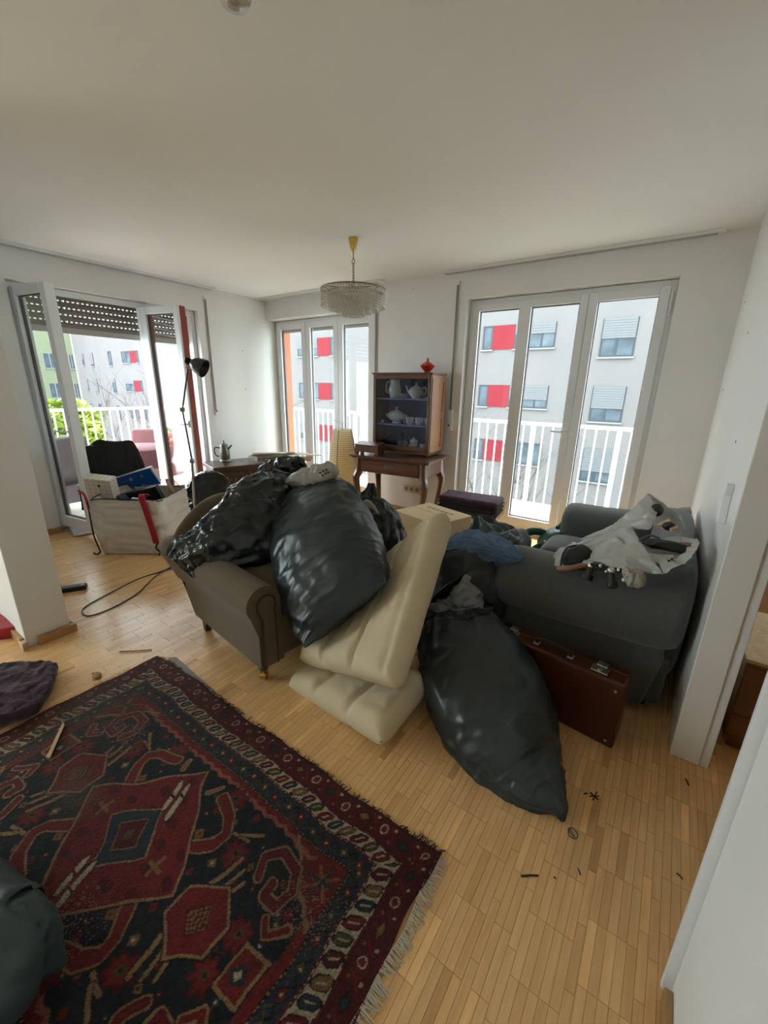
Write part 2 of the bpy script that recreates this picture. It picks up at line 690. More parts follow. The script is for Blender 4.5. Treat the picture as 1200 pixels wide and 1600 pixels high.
lw.lohi((-5.13, 1.31, 2.235), (XL, 3.03, H))
lw.lohi((-5.13, 1.31, -0.1), (XL - 0.05, 3.03, 0.02))
struct('wall_left', lw, WALL)
struct('wall_right', MB().lohi((XR, 1.772, 0), (0.322, D, H)), WALLSATIN, bevel=0.003)
tr = MB().lohi((0.322, 1.779, 0), (0.352, 1.90, 2.2))
struct('trim_1', tr, PVC, bevel=0.002)
struct('wall_right_near', MB().lohi((0.243, -2.6, 0), (0.36, 0.925, H)), WALL, bevel=0.004)
struct('trim_2', MB().lohi((0.224, 0.928, 0), (0.36, 0.944, 2.2)), PVC, bevel=0.0015)
struct('wall_partition', MB().lohi((XL, 0.482, 0), (-2.73, 0.690, H)), WALL, bevel=0.004)
struct('wall_rear', MB().lohi((-5.1, -2.75, 0), (3.1, -2.6, H)), WALL)
# room beyond the doorway
ow = MB()
ow.lohi((2.2, -2.6, 0), (2.35, 4.39, H))
ow.lohi((0.354, 3.2, 0), (0.7, 3.35, H))
ow.lohi((0.7, 3.2, 2.35), (2.2, 3.35, H))
ow.lohi((0.7, 3.2, 0), (2.2, 3.35, 0.25))
ow.lohi((0.352, 0.0, 0), (2.35, 0.15, H))
struct('wall_other_room', ow, M('warm_wall_paint', (0.60, 0.44, 0.27), 0.8, var=0.03))
w4 = thing('added_window_4', None, None, (0, 3.2, 0), 0, kind='structure')  # out of view, added to bring daylight into the next room
_f4 = MB()
for _lo, _hi in (((0.7, .04, .25), (0.78, .1, 2.35)), ((2.12, .04, .25), (2.2, .1, 2.35)), ((0.78, .04, .25), (2.12, .1, .33)), ((0.78, .04, 2.27), (2.12, .1, 2.35)), ((1.42, .04, .33), (1.48, .1, 2.27))):
    _f4.lohi(_lo, _hi)
_f4.build('frame', PVC, w4)
MB().lohi((.78, .065, .33), (2.12, .075, 2.27)).build('pane', GLASS, w4)
# skirting boards
BB = [('baseboard_back', [((-3.03, D - 0.016, 0), (-1.86, D, 0.055)), ((-0.16, D - 0.016, 0), (XR, D, 0.055))]),
      ('baseboard_left', [((XL, 0.69, 0), (XL + 0.018, 1.33, 0.055)), ((XL - 0.09, 1.31, 0), (XL + 0.018, 1.326, 0.05)), ((XL, 3.03, 0), (XL + 0.018, D, 0.055))]),
      ('baseboard_partition', [((XL, 0.462, 0), (-2.752, 0.482, 0.055)), ((-2.73, 0.53, 0), (-2.70, 0.715, 0.05)), ((XL, 0.69, 0), (-2.73, 0.708, 0.055))]),
      ('baseboard_right', [((XR - 0.014, 2.0, 0), (XR, D, 0.05))]),
      ('baseboard_near', [((0.224, -2.6, 0), (0.243, 0.905, 0.052))])]
for nm, bl in BB:
    m_ = MB()
    for lo, hi in bl:
        m_.lohi(lo, hi)
    struct(nm, m_, BASEW, bevel=0.004)
# split end piece of the skirting at the pillar
_c = MB().prism([(-2.765, 0.458), (-2.70, 0.458), (-2.715, 0.486), (-2.765, 0.482)], 0, 0.045, 'xy')
tag(_c.build('baseboard_end_piece', wood('pale_baseboard_end', (0.55, 0.40, 0.24), (0.7, 0.55, 0.36), (6, 6, 6)), None, bevel=0.003), None, None, None, 'structure')


# ---- windows: local x along the wall, local y outwards, z up
def pane_frame(mb, x0, x1, z0, z1, w, y0, y1, wb=None):
    wb = wb or w
    mb.lohi((x0, y0, z0), (x0 + w, y1, z1))
    mb.lohi((x1 - w, y0, z0), (x1, y1, z1))
    mb.lohi((x0 + w, y0, z1 - w), (x1 - w, y1, z1))
    mb.lohi((x0 + w, y0, z0), (x1 - w, y1, z0 + wb))
    return mb


def glazing(parent, x0, x1, z0, z1, y):
    p = MB().lohi((x0 - .006, y, z0 - .006), (x1 + .006, y + 0.012, z1 + .006)).build('pane', GLASS, parent)
    g = MB()
    pane_frame(g, x0 - .004, x1 + .004, z0 - .004, z1 + .004, 0.010, y - 0.006, y + 0.018)
    g.build('gasket', GASKET, parent)
    return p


def lever(parent, x, y, z, dx):
    m_ = MB().lohi((x - .014, y - .012, z - .035), (x + .014, y, z + .035))
    m_.cyl((x, y - .01, z), (x, y - .055, z), .009, n=10)
    m_.tube([(x, y - .05, z), (x + dx * .03, y - .055, z), (x + dx * .12, y - .05, z + .002)], .009, 10)
    return m_.build('handle', CHROME if False else PVC, parent, smooth=True, bevel=0.002)


def build_window_right():
    w = thing('window_1', None, None, (0, D, 0), 0, kind='structure')
    fr = MB()
    pane_frame(fr, -1.85, -0.172, 0.02, 2.245, 0.05, 0.085, 0.15, 0.06)
    fr.build('frame', PVC, w, bevel=0.004)
    s1 = pane_frame(MB(), -1.812, -0.785, 0.07, 2.205, 0.063, 0.065, 0.135, 0.095)
    s1.lohi((-1.364, .065, .16), (-1.254, .135, 2.145))
    a = s1.build('sash', PVC, w, bevel=0.005)
    glazing(a, -1.748, -1.366, 0.168, 2.14, 0.10)
    glazing(a, -1.252, -0.851, 0.168, 2.14, 0.10)
    lever(a, -0.815, 0.065, 1.06, -1)
    s2 = pane_frame(MB(), -0.778, -0.21, 0.07, 2.205, 0.068, 0.065, 0.135, 0.095)
    b = s2.build('sash', PVC, w, bevel=0.005)
    glazing(b, -0.71, -0.278, 0.168, 2.14, 0.10)
    oc = pane_frame(MB(), -1.85, -0.172, 0.02, 2.245, 0.045, 0.151, 0.19)
    oc.build('outer_frame', REDFRAME, w)
    hk = MB().lohi((-0.205, .055, 1.98), (-0.19, .085, 2.16))
    hk.build('hinge', PVC, w, bevel=0.003)
    return w


def build_window_left():
    w = thing('window_2', None, None, (0, D, 0), 0, kind='structure')
    fr = MB()
    pane_frame(fr, -4.775, -3.04, 0.02, 2.255, 0.05, 0.16, 0.23, 0.06)
    fr.build('frame', PVC, w, bevel=0.004)
    a = pane_frame(MB(), -4.735, -4.19, 0.07, 2.22, 0.075, 0.14, 0.21, 0.10).build('sash', PVC, w, bevel=0.005)
    glazing(a, -4.65, -4.265, 0.168, 2.145, 0.175)
    b = pane_frame(MB(), -4.185, -3.63, 0.07, 2.22, 0.075, 0.14, 0.21, 0.10).build('sash', PVC, w, bevel=0.005)
    glazing(b, -4.11, -3.705, 0.168, 2.145, 0.175)
    lever(b, -3.665, 0.14, 1.0, 1)
    c = pane_frame(MB(), -3.625, -3.075, 0.07, 2.22, 0.075, 0.14, 0.21, 0.10).build('sash', PVC, w, bevel=0.005)
    glazing(c, -3.55, -3.15, 0.168, 2.145, 0.175)
    MB().lohi((-4.781, .232, .02), (-4.755, .40, 2.26)).lohi((-4.755, .232, .02), (-4.715, .26, 2.26)).build('outer_frame', M('sunlit_outer_frame', (0.52, 0.12, 0.04), 0.5, var=0.05), w)  # red outer frame again, brighter orange: sunlight painted into its colour
    return w


build_window_right()
build_window_left()


def leaf(name, parent, hinge, ang, wd, z0, z1, side, red):
    """opened door leaf, hinged at local x = hinge; side = +1 grows towards +x when closed"""
    e = bpy.data.objects.new(name, None)
    COL.objects.link(e)
    e.parent = parent
    e.location = (hinge, 0.07, 0)
    e.rotation_euler = (0, 0, -ang * side)
    x0, x1 = (0, wd) if side > 0 else (-wd, 0)
    pane_frame(MB(), x0, x1, z0, z1, 0.072, -0.035, -0.012 if red else 0.045, 0.10).build('leaf_frame', PVC, e, bevel=0.005)
    glazing(e, x0 + .075, x1 - .075, z0 + .103, z1 - .075, 0.0)
    if red:
        pane_frame(MB(), x0 + .004, x1 - .002, z0 + .004, z1 - .004, 0.05, -0.012, 0.062).build('outer_frame', REDFRAME, e)
    xf = x1 - .035 if side > 0 else x0 + .035
    lever(e, xf, -0.035, 1.0, -side)
    return e


def build_balcony_door():
    w = thing('door_1', None, None, (XL, 0, 0), PI / 2, kind='structure')
    fr = MB()
    pane_frame(fr, 1.315, 3.025, 0.02, 2.23, 0.05, 0.075, 0.15, 0.05)
    fr.lohi((2.41, .075, .05), (2.475, .15, 2.2))
    fr.build('frame', PVC, w, bevel=0.004)
    leaf('leaf', w, 1.372, math.radians(81), 0.53, 0.06, 2.185, 1, False)
    leaf('leaf', w, 2.44, math.radians(77), 0.53, 0.06, 2.185, 1, True)
    pane_frame(MB(), 1.315, 3.025, 0.02, 2.23, 0.045, 0.151, 0.18).build('outer_frame', REDFRAME, w)
    MB().lohi((1.31, -0.01, 0.0), (3.03, 0.16, 0.02)).build('threshold', M('alu_threshold', (0.6, 0.6, 0.58), 0.4, metal=0.6, var=0.03), w)
    return w


build_balcony_door()
# unseen window added behind the partition to brighten the foreground
w3 = thing('added_window_3', None, None, (XL, 0, 0), PI / 2, kind='structure')
f3 = pane_frame(MB(), -2.45, -0.75, 0.1, 2.38, 0.07, 0.08, 0.15)
f3.lohi((-1.635, .08, .15), (-1.565, .15, 2.35))
f3.build('frame', PVC, w3, bevel=0.004)
MB().lohi((-2.38, .11, .17), (-1.635, .12, 2.31)).build('pane', GLASS, w3)
MB().lohi((-1.565, .11, .17), (-0.82, .12, 2.31)).build('pane', GLASS, w3)

# ---- roller shutter hanging outside the balcony door: each slat carries a row of tabs with light slots between
SHUT = M('shutter_grey_brown', (0.205, 0.185, 0.16), 0.55, var=0.05)


def shutter(name, label, loc, rz, w, ztop, zbot, pitch=0.060, light_rows=99):
    t = thing(name, label, 'shutter', loc, rz)
    sm = MB()
    hb = pitch - 0.013
    prof = [(-0.006, 0.0), (-0.008, hb * 0.25), (-0.010, hb * 0.5), (-0.008, hb * 0.75), (-0.006, hb), (0.006, hb), (0.006, 0.0)]
    n = len(prof)
    sm.add([(0, y, z) for y, z in prof] + [(w, y, z) for y, z in prof],
           [tuple(range(n)), tuple(range(2 * n - 1, n - 1, -1))] + [(k, (k + 1) % n, n + (k + 1) % n, n + k) for k in range(n)])
    x = 0.0
    while x < w - 0.012:
        sm.lohi((x, -0.003, hb), (x + 0.020, 0.003, pitch))
        x += 0.041
    z = zbot + 0.02
    first = None
    while z < ztop:
        if first is None:
            first = sm.build('slat', SHUT, t)
            first.location = (0, 0, z)
        else:
            inst(first, t, (0, 0, z))
        z += pitch
    MB().lohi((0, -0.012, zbot - 0.035), (w, 0.008, zbot + 0.02)).build('bottom_rail', M('shutter_rail', (0.42, 0.41, 0.385), 0.5, var=0.03), t, bevel=0.003)
    return t


shutter('roller_shutter', 'brown-grey roller shutter half lowered with rows of light slots outside the balcony door', (XL - 0.21, 1.33, 0), PI / 2, 1.68, 2.30, 1.90)
shutter('roller_shutter', 'lower edge of a brownish roller shutter outside the window behind the paper lamp', (-4.77, D + 0.27, 0), 0, 1.73, 2.30, 2.155)


# ---- shutter belts with winders
def belt(label, loc, rz, ztop, zbot, case):
    t = thing('shutter_belt', label, 'shutter belt', loc, rz, 'shutter belts on the walls')
    m_ = MB().lohi((-0.011, -0.014, zbot), (0.011, -0.011, ztop))
    m_.build('strap', M('belt_grey', (0.26, 0.25, 0.235), 0.9, var=0.1, vs=60), t)
    MB().lohi((-0.016, -0.02, ztop - 0.01), (0.016, 0, ztop + 0.02)).build('guide', PVC, t, bevel=0.004)
    MB().lohi((case[0], -0.03, zbot - 0.05), (case[1], 0.0, zbot + case[2])).build('winder_case', PVC, t, bevel=0.006)
    MB().lohi((-0.009, -0.034, zbot - 0.008), (0.009, -0.02, zbot + 0.01)).build('buckle', GASKET, t)
    return t


belt('grey shutter belt on the wall beside the balcony door, right of the floor lamp', (XL, 3.135, 0), PI / 2, 2.38, 1.10, (-0.018, 0.018, 0.005))
belt('grey shutter belt on the wall between display cabinet and the wide window', (-1.955, D, 0), 0, 2.39, 1.05, (-0.02, 0.035, 0.16))
belt('grey shutter belt beside the chandelier, running down behind the display cabinet', (-2.93, D, 0), 0, 2.33, 1.0, (-0.018, 0.018, 0.005))

# ---- flat white curtain rails under the ceiling
def rail(label, pts, w, h=0.022):
    """pts = the two ends of the rail's room-side edge; it lies against the wall side"""
    m_ = MB()
    (x0, y0), (x1, y1), (nx, ny) = pts
    L = math.hypot(x1 - x0, y1 - y0)
    poly = [(0, 0)] + [(L - w * 0.5 + w * 0.5 * math.sin(a), w * 0.5 - w * 0.5 * math.cos(a)) for a in np.linspace(0, PI, 9)] + [(0, w)]
    m_.prism(poly, -h, 0, 'xy')
    o = m_.build('curtain_rail', PVC, None, bevel=0.003)
    o.location = (x0, y0, H)
    o.rotation_euler = (0, 0, math.atan2(y1 - y0, x1 - x0))
    # two running grooves below
    g = MB()
    for q in (0.3, 0.68):
        g.lohi((0.02, w * q - .004, -h - .0015), (L - w * .6, w * q + .004, -h + .002))
    g.build('groove', GASKET, o)
    return tag(o, label, 'curtain rail', 'white curtain rails under the ceiling')


rail('white curtain rail on the ceiling above the wide window by the sofa', ((-2.10, 3.945), (0.05, 3.945), (0, 1)), 0.075)
rail('white curtain rail with rounded end on the ceiling behind the chandelier', ((-4.775, 3.86), (-2.76, 3.86), (0, 1)), 0.115)
_lr = rail('white curtain rail on the ceiling above the balcony door', ((-4.69, 0.70), (-4.69, 3.26), (0, 1)), 0.085)

# triple wall socket under the desk
sk = thing('wall_socket', 'white triple wall socket on the wall beneath the desk', 'socket', (-2.387, D, 0.288))
MB().lohi((-0.118, -0.012, -0.043), (0.118, 0, 0.043)).build('plate', M('socket_plate', (0.60, 0.60, 0.64), 0.35, var=0.02), sk, bevel=0.004)
for k in (-1, 0, 1):
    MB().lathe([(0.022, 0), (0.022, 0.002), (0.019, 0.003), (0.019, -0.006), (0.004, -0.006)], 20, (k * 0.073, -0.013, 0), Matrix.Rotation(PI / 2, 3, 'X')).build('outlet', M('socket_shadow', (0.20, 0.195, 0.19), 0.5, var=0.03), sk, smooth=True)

# small white cable duct / clip on the right wall, and old screw holes
kb = thing('wall_bracket', 'small white plastic bracket fixed to the wall above the sofa', 'bracket', (XR, 1.985, 0.955), 0)
MB().box((-0.012, 0.02, 0.075), (0.024, 0.03, 0.135), Matrix.Rotation(0.30, 3, 'X')).build('arm', PVC, kb, bevel=0.004)
MB().box((-0.014, -0.01, 0.045), (0.028, 0.02, 0.11), Matrix.Rotation(-0.25, 3, 'X')).build('clip', PVC, kb, bevel=0.004)
for i, q in enumerate(((0.224, 3.698, 1.986), (0.224, 2.970, 1.727), (0.224, 3.697, 1.448), (0.224, 2.288, 1.229))):
    MB().cyl((q[0] - 0.0015, q[1], q[2]), (q[0] + 0.01, q[1], q[2]), 0.006, n=10).build('screw_hole', M('hole_grey', (0.08, 0.075, 0.07), 0.9, var=0.1), bpy.data.objects['wall_right'])
for i, q in enumerate(((-4.781, 3.612, 1.845), (-4.781, 3.616, 1.367))):
    MB().cyl((q[0] - 0.01, q[1], q[2]), (q[0] + 0.0015, q[1], q[2]), 0.008, n=10).build('screw_hole', M('hole_grey', (0.3, 0.28, 0.26), 0.9, var=0.1), bpy.data.objects['wall_left'])
MB().cyl((-2.46, 4.0, 2.40), (-2.46, D - .001, 2.40), 0.004, n=8).build('screw_hole', M('hook_grey', (0.4, 0.38, 0.36), 0.7, var=0.1), bpy.data.objects['wall_back'])

# ------------------------------------------------------------------ outside: balcony
DECK = wood('pale_deck_board', (0.52, 0.46, 0.38), (0.72, 0.66, 0.56), (1, 10, 10), 3.0, 0.6, rand='object')
RAILM = M('white_railing_paint', (0.84, 0.82, 0.78), 0.45, var=0.02)
dk = thing('balcony_deck', 'pale board deck of the balcony outside the windows', 'balcony', (0, 0, -0.06), kind='structure')
db = MB().lohi((-0.02, -0.068, -0.02), (1, 0.068, 0)).build('board', DECK, dk, bevel=0.0)
db.location = (-7.3, 4.47, 0)
db.scale = (9.5, 1, 1)
y = 4.61
while y < 5.5:
    inst(db, dk, (-7.3, y, 0), None, (9.5, 1, 1))
    y += 0.142
x = -5.24
while x > -7.3:
    inst(db, dk, (x, 0.4, 0), (0, 0, PI / 2), (3.95, 1, 1))
    x -= 0.142
MB().lohi((-7.35, 4.39, -0.3), (2.3, 5.5, -0.03)).lohi((-7.35, 0.4, -0.3), (-5.13, 4.39, -0.03)).build('slab', M('deck_slab', (0.4, 0.4, 0.39), 0.9, var=0.05), dk)
tag(MB().lohi((-7.35, 4.39, 2.62), (2.3, 5.15, 2.85)).lohi((-6.7, 0.7, 2.62), (-5.13, 4.39, 2.85)).build('balcony_above', M('balcony_soffit', (0.7, 0.69, 0.66), 0.8, var=0.03)), None, None, None, 'structure')


def railing(label, p0, p1, rz, n_posts, sp=0.118):
    L = (Vector(p1) - Vector(p0)).length
    t = thing('balcony_railing', label, 'railing', p0, rz, 'white balcony railings')
    MB().lohi((0, -0.022, 1.035), (L, 0.022, 1.075)).build('top_rail', RAILM, t, bevel=0.004)
    MB().lohi((0, -0.015, 0.03), (L, 0.015, 0.06)).build('bottom_rail', RAILM, t)
    b0 = None
    k = 1
    x = sp
    while x < L:
        if k % 8 == 0:
            MB().lohi((x - .025, -.02, -.02), (x + .025, .02, 1.04)).build('post', RAILM, t)
        elif b0 is None:
            b0 = MB().lohi((-.008, -.008, 0.05), (.008, .008, 1.04)).build('bar', RAILM, t)
            b0.location = (x, 0, 0)
        else:
            inst(b0, t, (x, 0, 0))
        x += sp
        k += 1
    return t


railing('white barred balcony railing seen through the wide window and the window beside the lamp', (-7.1, 5.30, -0.03), (1.9, 5.30, -0.03), 0, 8)
railing('white barred balcony railing seen through the open balcony door', (-7.1, 0.5, -0.02), (-7.1, 5.25, -0.02), PI / 2, 6)


# ------------------------------------------------------------------ outside: opposite houses
FAC = M('grey_render', (0.120, 0.113, 0.113), 0.9, var=0.05, vs=0.5, spec=0.1)
FACG = M('green_render', (0.135, 0.155, 0.10), 0.9, var=0.04, vs=0.6, spec=0.1)
REDP = M('red_facade_panel', (0.140, 0.013, 0.019), 0.8, var=0.03, spec=0.15)
WFR = M('dark_window_frame', (0.035, 0.042, 0.05), 0.7, var=0.04, spec=.15)
WPALE = M('pale_window_frame', (0.16, 0.165, 0.162), 0.7, var=0.03, spec=.15)
WGL = M('house_window_glass', (0.050, 0.066, 0.080), 0.25, var=0.5, vs=1.3, spec=0.12)
SHW = M('white_house_shutter', (0.105, 0.11, 0.117), 0.8, var=0.03, spec=0.15)
FY = 19.0
hb = thing('apartment_building', 'long pale grey apartment block with red panels opposite the windows', 'building', (0, FY, 0))
MB().lohi((-53.2, 0, -12), (9, 8, 12)).build('wall', FAC, hb)
_cache = {}


def fwindow(x0, x1, z0, z1, shut=0.0, split=(), frame=WFR, parent=hb, origin=(0, 0), rz=0.0):
    w, h = x1 - x0, z1 - z0
    key = (round(w, 3), round(h, 3), round(shut, 2), tuple(split), frame.name)
    if key not in _cache:
        m_ = MB()
        fw = 0.06
        pane_frame(m_, 0, w, 0, h, fw, -0.03, 0.02)
        for s_ in split:
            m_.lohi((w * s_ - .04, -.03, fw), (w * s_ + .04, .02, h - fw))
        _cache[key] = (m_, MB().lohi((fw, -0.012, fw), (w - fw, 0.0, h - fw)), shut)
    m_, g_, _ = _cache[key]
    o = m_.build('window', frame, parent)
    o.location = (x0, 0, z0)
    g = g_.build('pane', WGL, o)
    MB().lohi((-.05, -.09, -.06), (w + .05, 0, -.002)).build('sill', WPALE, o)
    if shut:
        n = max(3, int(h * shut / 0.09))
        sm = MB()
        hh = h * shut
        for i in range(n):
            za = h - hh + i * hh / n
            sm.lohi((.03, -.05, za), (w - .03, -.032, za + hh / n * 0.86))
        sm.lohi((.03, -.04, h - hh), (w - .03, -.028, h))
        sm.build('shutter', SHW, o)
    return o


def red_panel(x0, x1, z0, z1):
    MB().lohi((x0, -0.035, z0), (x1, 0.01, z1)).build('red_panel', REDP, hb)


rows = [(3.13, 4.12), (0.655, 1.615), (-1.85, -0.86)]
for i, (z0, z1) in enumerate(rows):
    # group right of the cabinet
    fwindow(-7.85, -7.39, z0, z1)
    red_panel(-7.39, -6.40, z0, z1)
    fwindow(-6.40, -4.70, z0, z1, (0.42, 0.62, 0.0)[i], (0.3, 0.68))
    # group in the narrow window
    fwindow(-19.8, -18.1, z0, z1, (0.55, 0.0, 0.62)[i], (0.45,))
    red_panel(-18.1, -17.1, z0, z1)
    fwindow(-17.1, -16.63, z0, z1)
    # group seen through the balcony door
    fwindow(-42.7, -41.08, z0, z1, (0.0, 0.3, 0.0)[i], (0.5,))
    red_panel(-41.08, -39.95, z0, z1)
    fwindow(-39.95, -39.6, z0, z1)
    fwindow(-51.4, -50.95, z0 - 0.05, z1 + 0.05, (0.5, 0.9, 0.0)[i])
    fwindow(-49.4, -48.7, z0 - 0.2, z1 + 0.1, (0.85, 0.95, 0.0)[i])
    fwindow(-45.4, -44.75, z0 - 0.2, z1 + 0.1, (0.0, 0.25, 0.0)[i])
    # between them, behind the room's corner
    fwindow(-30.0, -28.3, z0, z1, 0.3, (0.5,))
    red_panel(-28.3, -27.3, z0, z1)
for i, (z0, z1) in enumerate([(2.71, 4.11), (0.24, 1.615), (-2.25, -0.86)]):
    fwindow(-2.98, -1.79, z0, z1, (0.52, 0.62, 0.68)[i], (0.47,))
MB().lohi((-53.2, -.06, -4.9), (9, .0, -4.7)).build('plinth_band', WPALE, hb)

gb = thing('apartment_building', 'pale green house with white framed windows at the far end of the street', 'building', (-57, 0, 0), PI / 2)
MB().lohi((4.0, 0, -12), (20.3, 10, 13)).build('wall', FACG, gb)
for (z0, z1) in ((2.75, 4.35), (-0.35, 1.25), (-3.4, -1.85)):
    for y0, w0 in ((17.4, 1.2), (19.75, .5), (14.2, 1.2), (11.3, 1.2)):
        fwindow(y0, y0 + w0, z0, z1, 0.0, (0.5,), WPALE, gb)
tag(MB().lohi((-120, -40, -12.5), (60, 120, -12)).build('ground', M('street', (0.28, 0.29, 0.25), 0.95, var=0.2, vs=0.3)), None, None, None, 'structure')

# the storeys of our own house above and below the flat
tag(MB().lohi((-5.13, -12, 2.86), (10, 4.39, 9)).lohi((-5.13, -12, -12), (10, 4.39, -0.31)).build('wall_house', M('own_house_render', (0.55, 0.54, 0.52), 0.9, var=0.03)), None, None, None, 'structure')
# bare trees and a green one between the houses
BARK = M('pale_bark', (0.050, 0.043, 0.038), 0.9, var=0.2, vs=6)
LEAF = M('fresh_leaf', (0.20, 0.27, 0.03), 0.6, var=0.25, vs=3)


def bare_tree(label, base, top, spread, seed, depth=5, group='bare trees in the street', r0=0.14):
    rr = random.Random(seed)
    t = thing('bare_tree', label, 'tree', base, 0, group)
    mb = MB()
    segs = []

    def grow(p, d, L, r, k):
        pts = [p]
        q = Vector(p)
        dd = Vector(d)
        for s_ in range(3):
            dd = (dd + Vector((rr.uniform(-.22, .22), rr.uniform(-.22, .22), rr.uniform(-.1, .16)))).normalized()
            q = q + dd * (L / 3)
            pts.append(q.copy())
        mb.tube(pts, [r, r * .85, r * .72, r * .58], 5 if r > .03 else 3, cap=False)
        if k == 0:
            return
        for _ in range(3 if k > 1 else 4):
            nd = (dd + Vector((rr.uniform(-1, 1), rr.uniform(-1, 1), rr.uniform(-.25, .6))) * 0.75).normalized()
            i = rr.randint(1, 3)
            grow(pts[i], nd, L * rr.uniform(.55, .78), r * 0.55, k - 1)
    trunk = [(0, 0, 0), (0.1, 0.05, top * .3), (0, 0.1, top * .55)]
    MB().tube(trunk, [r0, r0 * .8, r0 * .6], 8).build('trunk', BARK, t, smooth=True)
    for a in range(5):
        an = a * 2 * PI / 5 + rr.random()
        grow(Vector(trunk[2]) + Vector((0, 0, -a * .2)), Vector((math.cos(an) * spread, math.sin(an) * spread, 1)).normalized(), top * .28, r0 * .42, depth)
    mb.build('branches', BARK, t)
    return t


bare_tree('bare branched tree behind the railing of the open balcony door', (-17.5, 9.4, -12), 12.9, 0.8, 5, 4)
bare_tree('bare branched tree low down outside the wide window', (-5.6, 11.5, -12), 12.2, 0.8, 9, 4)


def leafy(name, label, base, h, r, n, seed, group=None, ls=0.16):
    rr = random.Random(seed)
    t = thing(name, label, 'tree', base, 0, group)
    MB().tube([(0, 0, 0), (0.05, 0, h * .5), (0, .05, h * .8)], [.12, .09, .04], 7).build('trunk', BARK, t)
    lm = MB()
    for _ in range(n):
        while True:
            p = Vector((rr.uniform(-1, 1), rr.uniform(-1, 1), rr.uniform(-1, 1)))
            if 0.25 < p.length < 1:
                break
        p = Vector((p.x * r, p.y * r, h - r * 0.9 + p.z * r * 1.1)) + noise.noise_vector(p * 2) * r * .35
        a = Vector((rr.uniform(-1, 1), rr.uniform(-1, 1), rr.uniform(-.5, .5))).normalized() * ls
        b = a.orthogonal().normalized() * ls * .45
        lm.add([p - a, p + b, p + a, p - b], [(0, 1, 2, 3)])
    f = lm.build('foliage', LEAF, t)
    f['kind'] = 'stuff'
    return t


leafy('leafy_tree', 'fresh green leafy tree beyond the left edge of the balcony door', (-13.4, 4.25, -12), 12.75, 0.9, 2000, 4)
leafy('leafy_tree', 'fresh green bush just behind the railing above the black draped chair', (-11.6, 5.9, -12), 12.1, 0.55, 500, 8, None, 0.08)
leafy('leafy_tree', 'small fresh green tree low outside the wide window', (-7.4, 10.2, -12), 12.0, 0.55, 160, 12, None, 0.10)

# balcony furniture under covers
MAUVE = M('faded_mauve_cover', (0.16, 0.13, 0.145), 0.85, var=0.1, vs=4, bump=0.3, bs=10)
ROSE = M('faded_rose_cover', (0.17, 0.072, 0.078), 0.85, var=0.1, vs=4, bump=0.3, bs=10)


def covered_chair(label, loc, rz, mat, sc=1.0, group='covered chairs on the balcony'):
    t = thing('garden_chair', label, 'chair', loc, rz, group)
    t.scale = (sc, sc, sc)
    sack('cover', [((0, 0, 0.16), (1, 0, 0), 0.29, 0.29), ((0, 0, 0.34), (1, 0, 0), 0.30, 0.30), ((0, 0.03, 0.46), (1, 0, 0), 0.29, 0.27),
                   ((0, 0.20, 0.60), (1, 0, 0), 0.28, 0.10), ((0, 0.27, 0.86), (1, 0, 0), 0.24, 0.05), ((0, 0.28, 0.90), (1, 0, 0), 0.15, 0.01)], mat, t, 48, 40, exp=3.5, folds=(0.05, 0.0), crumple=.012, cs=4)
    for sx in (-1, 1):
        for sy in (-1, 1):
            MB().cyl((sx * .22, sy * .2, 0), (sx * .21, sy * .19, 0.35), .012, n=8).build('leg', CHROME, t)
    return t


covered_chair('grey-mauve covered garden chair behind the left door leaf', (-5.75, 1.62, -0.06), -1.2, MAUVE)
covered_chair('rose covered garden chair behind the bare window leaf', (-6.35, 3.15, -0.06), -2.4, ROSE, 0.95)
tb = thing('garden_table', 'round garden table with a faded rose cloth on the balcony', 'table', (-5.62, 2.52, -0.06))
MB().lathe([(0.001, .70), (.36, .70), (.385, .685), (.40, .60), (.41, .46)], 40, cap=False).build('cloth', ROSE, tb, smooth=True)
MB().lathe([(.18, 0), (.17, .03), (.03, .06), (.025, .68), (.2, .69)], 16).build('pedestal', CHROME, tb, smooth=True)
fc = thing('folding_chair', 'thin red metal folding chair on the balcony beside the rose table', 'chair', (-5.55, 3.02, -0.06), 0.5)
RM = M('red_metal', (0.42, 0.12, 0.10), 0.4, var=0.1)
for sx in (-.2, .2):
    MB().tube([(sx, -.22, 0), (sx, 0, .42), (sx, .14, .82)], .011, 8).build('frame_bar', RM, fc, smooth=True)
    MB().tube([(sx, .24, 0), (sx, -.18, .45)], .011, 8).build('leg', RM, fc, smooth=True)
for k in range(4):
    MB().lohi((-.2, -.17 + k * .095, .44), (.2, -.1 + k * .095, .455)).build('slat', RM, fc)
for k in range(2):
    MB().lohi((-.2, .09 + k * .03, .66 + k * .09), (.2, .105 + k * .03, .72 + k * .09)).build('back_slat', RM, fc)


# ------------------------------------------------------------------ large furniture
BEIGE = M('olive_beige_fabric', (0.105, 0.076, 0.042), 0.9, var=0.06, vs=30, bump=0.15, bs=300, bdist=0.002, sheen=0.15)
PIPING = M('brown_piping', (0.035, 0.025, 0.016), 0.8, var=0.1)
DARKW = wood('dark_leg_wood', (0.022, 0.011, 0.007), (0.055, 0.028, 0.016), (8, 8, 1), 4, 0.35)

ac = thing('armchair', 'olive-beige armchair with rolled arms and castors, heaped with rubbish bags', 'armchair', (-1.726, 1.428, 0), -.13)
MB().prism([(.36, .13), (-.34, .13), (-.47, .33), (-.47, .36), (.36, .36)], -.30, .30, 'xz').build('seat_base', BEIGE, ac, bevel=0.015)


